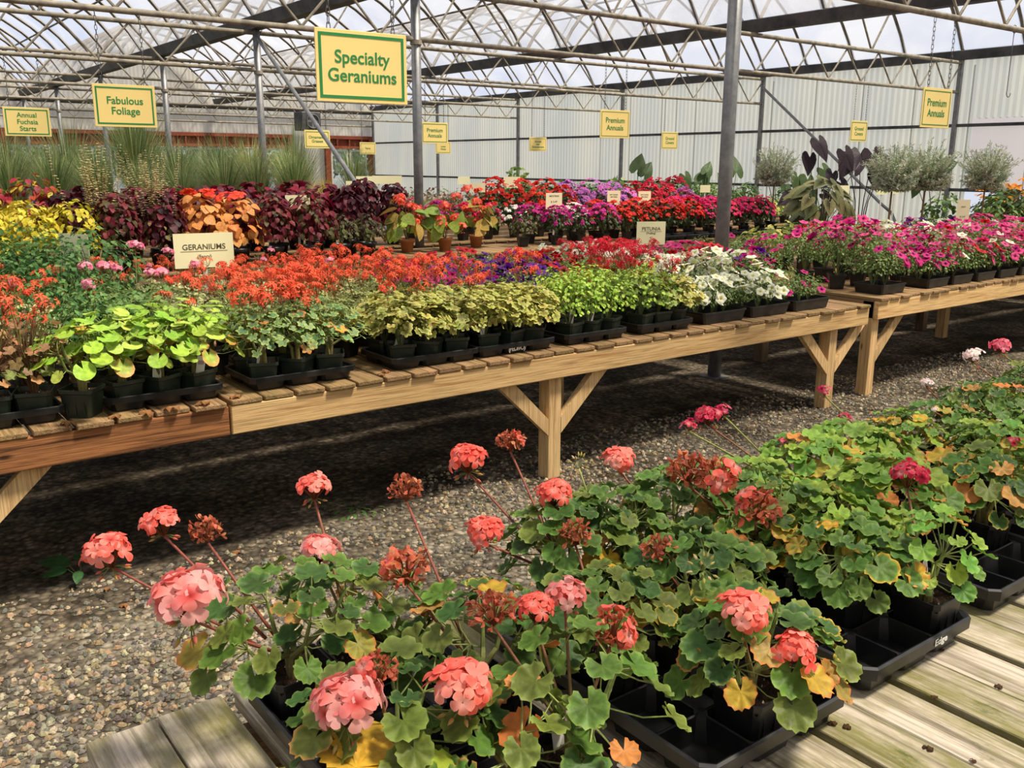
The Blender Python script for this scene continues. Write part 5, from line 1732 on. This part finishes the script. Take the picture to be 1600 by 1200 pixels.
# ------------------------------------------------------------------ special plants
def standard(x, y, zb, zc, rad, label):
    """silvery shrub trained as a ball on a bare stem"""
    r = empty('silver_standard', (x, y, zb))
    link('pot', RPB, r); link('soil', RSB, r)
    g = G(); g.tube([(0, 0, .12), (.01, .01, (zc - zb) * .5), (0, 0, zc - zb)], [.014, .012, .010], lin(150, 116, 84), 8, c2=lin(120, 96, 70)); g.build('trunk', M_STEM, r, True)
    g = G()
    for i in range(300):
        d = rdir(-.55, 1); L = rad * rnd(.75, 1.3) * (1.15 if d[2] > .3 else .85)
        P0 = np.array([0, 0, zc - zb - rad * .55]); d = d + np.array([0, 0, .35])
        P1 = P0 + d * L + np.array([0, 0, rad * .15])
        c = jit([lin(196, 202, 176), lin(218, 222, 200), lin(166, 176, 140)][R.randrange(3)], .12)
        g.tube([P0, (P0 + P1) / 2 + rdir() * .02, P1], .0025, c * .8, 3, cap=False)
        for k in range(30):
            t = .3 + .7 * k / 30; P = P0 + (P1 - P0) * t
            put(g, T_SIMPLE, P, rdir(), rdir() + d * .8, rnd(.026, .055), jit(c, .15), sy=.45)
    g.build('foliage', M_LEAF, r)
    tag(r, label, 'shrub', 'silvery ball-headed shrubs')


standard(11.66, 8.87, .74, 1.62, .28, 'silvery ball-headed shrub left of the black-leaved plant')
standard(10.10, 6.02, .75, 1.60, .26, 'silvery ball-headed shrub, left of the touching pair')
standard(10.75, 5.98, .75, 1.62, .28, 'silvery ball-headed shrub, right of the touching pair')
standard(12.15, 5.95, .75, 1.62, .29, 'silvery ball-headed shrub nearest the right edge')


def elephant(x, y, zb, leaves, label, col=lin(70, 96, 50), name='elephant_ear', pot=True):
    leaves = [(a, b + zb, c, d, e) for a, b, c, d, e in leaves]; zb = 0
    r = empty(name, (x, y, zb))
    if pot: link('pot', RPB, r); link('soil', RSB, r)
    gs, gl = G(), G()
    for (dx, dz, s, yaw_, tilt) in leaves:
        P = np.array([dx * .80, -dx * .60, dz])
        gs.tube([(rnd(-.02, .02), rnd(-.02, .02), .12), P * np.array([.35, .35, .6]) + np.array([0, 0, .05]), P], [.012, .008, .005], col * .8 + lin(50, 40, 40) * .2, 6)
        N = np.array([-.35, -.8, .35 + tilt]); T = np.array([math.cos(yaw_) * .8, -math.cos(yaw_) * .6, math.sin(yaw_)])
        put(gl, T_HEART, P, N, T, s, jit(col, .1), None, .95, np.clip(col * 1.15, 0, 1))
    gs.build('stalks', M_STEM, r, True); gl.build('foliage', M_LEAF, r)
    tag(r, label, 'elephant ear plant')


BLK = lin(48, 34, 42)
elephant(12.9, 8.95, .3, [(-.05, 1.78, .34, -1.25, .1), (-.18, 1.55, .30, -1.7, 0), (.38, 1.62, .34, -1.2, 0), (.20, 1.30, .26, -1.9, .1), (.35, 1.15, .30, -1.0, 0), (-.42, .95, .30, -2.5, .1), (.55, 1.35, .22, .9, 0), (.1, .75, .2, -.3, 0), (.1, .98, .22, -.6, .1)], 'tall black-leaved elephant ear against the side wall', BLK, 'black_elephant_ear')
elephant(14.5, 9.2, .3, [(-.28, 1.52, .38, -2.0, .0), (-.08, 1.62, .38, -1.75, .2), (.14, 1.60, .46, -1.45, 0), (.36, 1.50, .36, -.75, .1), (.20, 1.25, .3, -1.5, .1)], 'black-leaved elephant ear with a fan of broad leaves, right of the taller one', BLK, 'black_elephant_ear')
gE = lin(74, 96, 52)
for i, (x, y, L) in enumerate(((11.2, 11.3, [(0, 1.30, .34, 1.2, 0), (.12, 1.22, .3, 1.0, 0)]), (12.0, 11.3, [(.25, 1.18, .26, -1.2, 0), (-.25, .9, .2, -2.2, 0)]), (12.8, 11.3, [(.0, 1.1, .34, .9, 0), (.08, 1.25, .26, 1.1, 0)]), (13.6, 11.3, [(.08, 1.25, .36, 1.5, 0), (-.1, 1.0, .3, 1.9, 0)]), (15.0, 11.3, [(-.1, 1.25, .3, -2.1, 0), (.15, .95, .26, -1.4, 0), (-.3, 1.35, .28, -2.2, 0)]), (15.9, 11.3, [(.3, 1.30, .34, -.9, 0), (.0, 1.1, .36, -1.7, 0), (-.2, 1.15, .3, -1.9, 0), (.1, .9, .3, -1.3, 0)]))):
    elephant(x, y, .35, L, 'green elephant ear in the row along the ribbed wall, %s from the left' % ordn(i), gE)
elephant(15.5, 8.4, .3, [(-.2, 1.3, .34, -2.3, 0), (.1, 1.45, .3, .3, 0), (-.35, 1.1, .25, -2.0, 0)], 'green elephant ear right of the black-leaved fan', gE)
# big drooping grey-green leaves among the petunias
r = empty('drooping_leafy_plant', (9.85, 6.75, .0))
g = G(); gs = G()
for i in range(46):
    d = rdir(-.4, 1); P = np.array([d[0] * .40, d[1] * .30, 1.18 + d[2] * .38])
    gs.tube([(0, 0, .3), P * np.array([.3, .3, .8]), P], .005, lin(110, 110, 76), 4, cap=False)
    put(g, T_HEART, P, d * .6 + np.array([-.3, -.6, .5]), d + np.array([0, 0, -.9]), rnd(.13, .24), jit([lin(112, 112, 72), lin(92, 98, 60), lin(136, 130, 88)][i % 3], .12))
gs.build('stem', M_STEM, r); g.build('foliage', M_LEAF, r, True)
link('pot', RPB, r, (0, 0, 0), (0, 0, 0), 1.9)
tag(r, 'big plant with drooping grey-green leaves behind the magenta petunias', 'plant')


def sapling(x, y, label, h=1.2, cols=(lin(96, 128, 60), lin(150, 166, 96)), n=70, fl=None):
    r = empty('potted_sapling', (x, y, .70 if y > 12.8 and y < 15 else 0))
    zz = .85 if r.location.z == 0 else 0
    g = G(); g.tube([(0, 0, .1), (rnd(-.05, .05), 0, (h + zz) * .5), (0, 0, h + zz)], [.014, .01, .004], lin(110, 90, 66), 6); gl = G()
    for i in range(n):
        t = rnd(.45, 1); a = rnd(0, 6.3); q = rnd(.05, .26) * (1.2 - t)
        P = np.array([q * 2 * math.cos(a), q * 2 * math.sin(a), (h + zz) * t])
        put(gl, T_OVS, P, rdir(0, 1), (math.cos(a), math.sin(a), .3), rnd(.06, .13), jit(cols[i % 2], .15))
    g.build('trunk', M_STEM, r); gl.build('foliage', M_LEAF, r)
    link('pot', RPB, r, sc=1.6 if zz else 1.0)
    tag(r, label, 'sapling')


sapling(9.95, 13.0, 'small white-blossomed sapling behind the red impatiens', .95)
sapling(12.0, 15.6, 'slim variegated sapling left of the square wall sign', .6, (lin(150, 170, 90), lin(110, 140, 70)))
sapling(13.2, 15.6, 'variegated sapling beneath the small wall sign', .55, (lin(176, 186, 110), lin(130, 152, 80)), 90)
sapling(14.6, 14.95 + .4, 'leafy green sapling below the middle hanging sign', .6)
# orange-flowered plant at the right
for i, (x, y) in enumerate(((14.0, 6.6), (14.9, 6.9), (13.4, 5.9))):
    r = empty('orange_flowering_plant', (x, y, .71))
    link('pot', RPB, r); link('soil', RSB, r)
    for it in sm(*bush(190, .35, .60, .09, (lin(66, 88, 48), lin(84, 100, 54), lin(96, 80, 50)), T_OVS, shell=.4)): link(it[0], it[1], r, (0, 0, .14))
    for it in flowers_over([flat_flower(lin(246, 160, 50), lin(200, 90, 20), 1.0, .4, 6)], 9, .34, .72, .07, zlo=.2): link(it[0], it[1], r, (it[2][0], it[2][1], it[2][2] + .14), it[3], it[4])
    tag(r, 'orange-flowered plant near the side wall, %s' % ['beside the rightmost silvery shrub', 'farthest right', 'in front of the others'][i], 'plant', 'orange-flowered plants')

# ------------------------------------------------------------------ hanging signs
def chain_mesh(L, link_l=.050, r=.0028):
    g = G()
    n = max(2, int(L / (link_l * .78)))
    st = L / n
    for i in range(n):
        P = []
        for k in range(11):
            a = 2 * PI * k / 10
            w = .011
            p = (w * math.cos(a), 0, (link_l / 2 - w) * (1 if math.sin(a) > 0 else -1) + w * math.sin(a) if abs(math.sin(a)) > .01 else 0)
            P.append((p[0], 0, p[2]) if i % 2 == 0 else (0, p[0], p[2]))
        P = [(a, b, c + (i + .5) * st) for a, b, c in P]
        g.tube(P, r, WHITE, 4, cap=False)
    return g.mesh('chain', M_CHAIN, True)


def hanging_sign(text, x, y, zc, w, h, size, label, ztop=ZB_ - .03, yaw_=0.0, bw=.014, b=.024, tilt=0.0, space=1.0):
    r = empty('hanging_sign', (x, y, zc), yaw_)
    g = G(); g.box((-w / 2, 0, -h / 2), (w / 2, .008, h / 2), bev=.002); g.build('board', M_CARD, r)
    g = G()
    for a, c in (((-w / 2 + b, h / 2 - b - bw), (w / 2 - b, h / 2 - b)), ((-w / 2 + b, -h / 2 + b), (w / 2 - b, -h / 2 + b + bw)), ((-w / 2 + b, -h / 2 + b + bw), (-w / 2 + b + bw, h / 2 - b - bw)), ((w / 2 - b - bw, -h / 2 + b + bw), (w / 2 - b, h / 2 - b - bw))):
        g.box((a[0], -.002, a[1]), (c[0], 0, c[1]))
    g.build('border', M_INKG, r)
    link('lettering', text_mesh(text, size, M_INKG, .0008, bold=size * .012, space=space), r, (0, -.0012, -size * .02), (PI / 2, 0, 0))
    L = ztop - (zc + h / 2) + .012
    cmesh = chain_mesh(L)
    for s in (-1, 1): link('chain', cmesh, r, (s * w * .35, .004, h / 2 - .012))
    return tag(r, label, 'sign', 'hanging department signs')


hanging_sign('Specialty\nGeraniums', 2.657, 4.93, 2.255, .575, .39, .099, 'large hanging sign reading Specialty Geraniums', yaw_=-.03, bw=.016, b=.020)
hanging_sign('Fabulous\nFoliage', 2.58, 9.55, 2.245, .57, .39, .095, 'hanging sign reading Fabulous Foliage', yaw_=-.02)
hanging_sign('Annual\nFuchsia\nStarts', 2.555, 14.23, 2.245, .57, .375, .088, 'hanging sign reading Annual Fuchsia Starts')
hanging_sign('Ornamental\nGrasses', 6.80, 14.23, 2.10, .45, .285, .062, 'small hanging sign reading Ornamental Grasses, crossed by the pipe brace', bw=.008)
hanging_sign('Premium\nAnnuals', 9.06, 14.23, 2.25, .55, .36, .092, 'hanging sign reading Premium Annuals, touching the round post', bw=.010)
hanging_sign('Lotus\nHosta', 12.25, 18.88, 2.09, .43, .27, .06, 'small hanging sign half hidden below the left Premium Annuals sign', bw=.006)
hanging_sign('Ferns', 10.24, 18.88, 2.05, .40, .26, .06, 'small hanging sign reading Ferns in front of the far timber frame', bw=.006)
hanging_sign('Annuals\nand\nGroundcovers', 11.40, 14.23, 2.095, .42, .26, .05, 'small three-line hanging sign against the ribbed wall', bw=.004)
hanging_sign('Premium\nAnnuals', 9.0, 9.55, 2.26, .55, .37, .098, 'hanging sign reading Premium Annuals, in the middle of the ribbed wall', bw=.006)
hanging_sign('Ground\nCovers', 15.03, 14.23, 2.23, .50, .36, .085, 'hanging sign reading Ground Covers, left of the near round post', bw=.008)
hanging_sign('Ground\nCovers', 14.80, 9.55, 2.305, .50, .35, .085, 'hanging sign reading Ground Covers, above the black leaves', bw=.010)
hanging_sign('Premium\nAnnuals', 8.915, 4.93, 2.27, .53, .37, .098, 'hanging sign reading Premium Annuals, nearest the right edge', bw=.008)

# wire hook on the near truss
g = G()
P = [(0, 0, .0), (0, 0, .02), (.012, 0, .04), (0, 0, .055), (-.012, 0, .04)]
hk = [(0, 0, .68 - t) for t in (0, .3, .6)] + [(-.004 + .045 * (1 - math.cos(a)), 0, .075 - .05 * math.sin(a)) for a in np.linspace(0, 3.0, 9)]
g.tube(hk, .004, WHITE, 6)
g.tube([(.04 * math.cos(a), 0, .70 + .04 * math.sin(a)) for a in np.linspace(-1.5, 4.3, 12)], .004, WHITE, 6)
tag(g.build('wire_hook', M_GUTTER, None, True, loc=(10.28, 4.93, 2.41)), 'long wire hook hanging from the truss at the right edge', 'hook')

# heater hanging at the far left gable
r = empty('hanging_heater', (10.98, 23.53, 2.80)); r.scale = (.8, .8, .8)
g = G(); g.box((-.35, -.3, -.3), (.35, .3, .3), bev=.03); g.build('casing', M_GUTTER, r)
g = G(); g.tube([(.05 + .22 * math.cos(a), -.32, .22 * math.sin(a)) for a in np.linspace(0, 2 * PI, 17)], .02, WHITE, 6); g.build('fan_guard', M_POST, r)
for k in range(4):
    g = G(); a = k * PI / 2; g.box((-.03, -.305, .03), (.03, -.30, .2)); g.build('fan_blade', M_POST, r, loc=(.05, 0, 0), rot=(0, a, 0))
for s in (-.25, .25):
    g = G(); g.tube([(s, 0, .28), (s, 0, .40)], .01, WHITE, 6); g.build('hanger_rod', M_TRUSS, r)
tag(r, 'dark unit heater with a fan guard hanging far back behind the slanted brace', 'heater')

# ------------------------------------------------------------------ price cards on stakes
def price_card(x, y, z, w, h, lines, label, zb=.76, yaw_=-.3, tall=False):
    r = empty('price_card', (x, y, zb), yaw_)
    zc = z - zb
    g = G(); g.box((-w / 2, 0, zc - h / 2), (w / 2, .004, zc + h / 2)); g.build('card', M_PAPER, r)
    g = G(); g.box((-.012, .0045, 0), (.012, .010, zc)); g.build('stake', M_WHITE, r)
    for s, size, dz, ul in lines:
        link('lettering', text_mesh(s, size, M_INK, .0004, bold=size * .01), r, (0, -.0006, zc + dz), (PI / 2, 0, 0))
        if ul:
            g = G(); ww = size * len(s) * .33; g.box((-ww, -.001, zc + dz - size * .55), (ww, 0, zc + dz - size * .50)); g.build('underline', M_INK, r)
    return tag(r, label, 'price card', 'cards on stakes')


price_card(1.83, 5.40, 1.22, .34, .20, [('GERANIUMS', .045, .02, True), ('(Fancy)', .028, -.035, False)], 'cream card reading GERANIUMS among the orange-red flowers', yaw_=-.12)
price_card(5.55, 5.42, 1.17, .245, .19, [('PETUNIA', .040, .035, True), ('(Trailing)', .022, 0, False)], 'cream card reading PETUNIA behind the red and white heads', yaw_=-.5)
price_card(4.05, 9.0, 1.32, .25, .16, [], 'blank cream card in front of the wine red coleus', yaw_=-.3)
price_card(7.56, 9.10, 1.27, .22, .20, [('IMPATIENS', .028, .06, False), ('$ 3.49', .034, -.01, False)], 'cream price card left of the magenta impatiens', zb=.76)
price_card(8.95, 9.60 - .12, 1.275, .20, .19, [('NEW GUINEA', .02, .04, False), ('IMPATIENS', .022, .01, False), ('$ 3.49', .03, -.045, False)], 'cream price card in front of the lilac impatiens', zb=.76)
price_card(9.55, 9.60 - .12, 1.265, .20, .18, [('NEW GUINEA', .02, .04, False), ('IMPATIENS', .022, .01, False), ('$ 3.49', .03, -.045, False)], 'cream price card in front of the crimson impatiens', zb=.76)
price_card(9.60, 4.98 - .08, 1.25, .13, .27, [('NEW', .02, .06, False), ('$ 3.49', .022, -.04, False)], 'narrow upright cream card near the right edge', zb=.78, yaw_=-.7)
price_card(1.2, 5.75, 1.22, .24, .20, [], 'pale blank card half hidden in feathery foliage at the left', yaw_=-1.1)
for i, (u, v, w, y) in enumerate(((1102, 295, .20, 10.9), (1318, 297, .22, 8.3), (1378, 298, .2, 8.2), (1398, 297, .2, 8.3), (800, 285, .26, 11.0), (747, 293, .2, 10.2), (725, 282, .2, 12.6), (570, 284, .26, 12.6), (592, 281, .2, 12.7), (605, 281, .2, 12.7), (618, 281, .2, 12.7), (552, 290, .2, 11.6))):
    p = at(u, v, 1, y)
    price_card(float(p[0]), y, float(p[2]), w, w * .62, [], 'small distant %s, %s' % ('grey plant card' if 8 <= i <= 10 else 'cream card', ['left of the deep pink impatiens post', 'below the black-leaved fan', 'left of the pair by the silvery shrubs', 'right of the pair by the silvery shrubs', 'above the orange-red impatiens', 'left of the orange-red impatiens', 'in the distant shrubs', 'in the golden grasses', 'leftmost of three in the low grass', 'middle of three in the low grass', 'rightmost of three in the low grass', 'behind the slanted pipe brace'][i]), zb=.705 if y > 12.9 else (.765 if y > 9.6 and y < 11 else 0))

# ------------------------------------------------------------------ outside the far doors
for i in range(9):
    x = 3.5 + i * 2.6
    r = empty('outdoor_bush', (x, 39 + rnd(-1.5, 1.5), 0))
    g = G(); gs = G()
    for k in range(420):
        d = rdir(-.1, 1); P = np.array([d[0] * 1.4, d[1] * 1.2, 1.5 + d[2] * 1.5]) * rnd(.85, 1.05)
        put(g, T_SMALL, P, d + rdir() * .5, rdir(), rnd(.18, .34), jit([lin(60, 92, 60), lin(84, 116, 70), lin(46, 76, 54)][k % 3], .15))
    for k in range(5): gs.tube([(0, 0, 0), tuple(rdir(.4, 1) * 1.3 + np.array([0, 0, .5]))], [.06, .03], lin(90, 76, 60), 6)
    gs.build('stem', M_STEM, r); g.build('foliage', M_LEAF, r)
    tag(r, 'green bush outside the far doors, %s from the left' % ordn(i), 'bush', 'bushes outside the far doors')
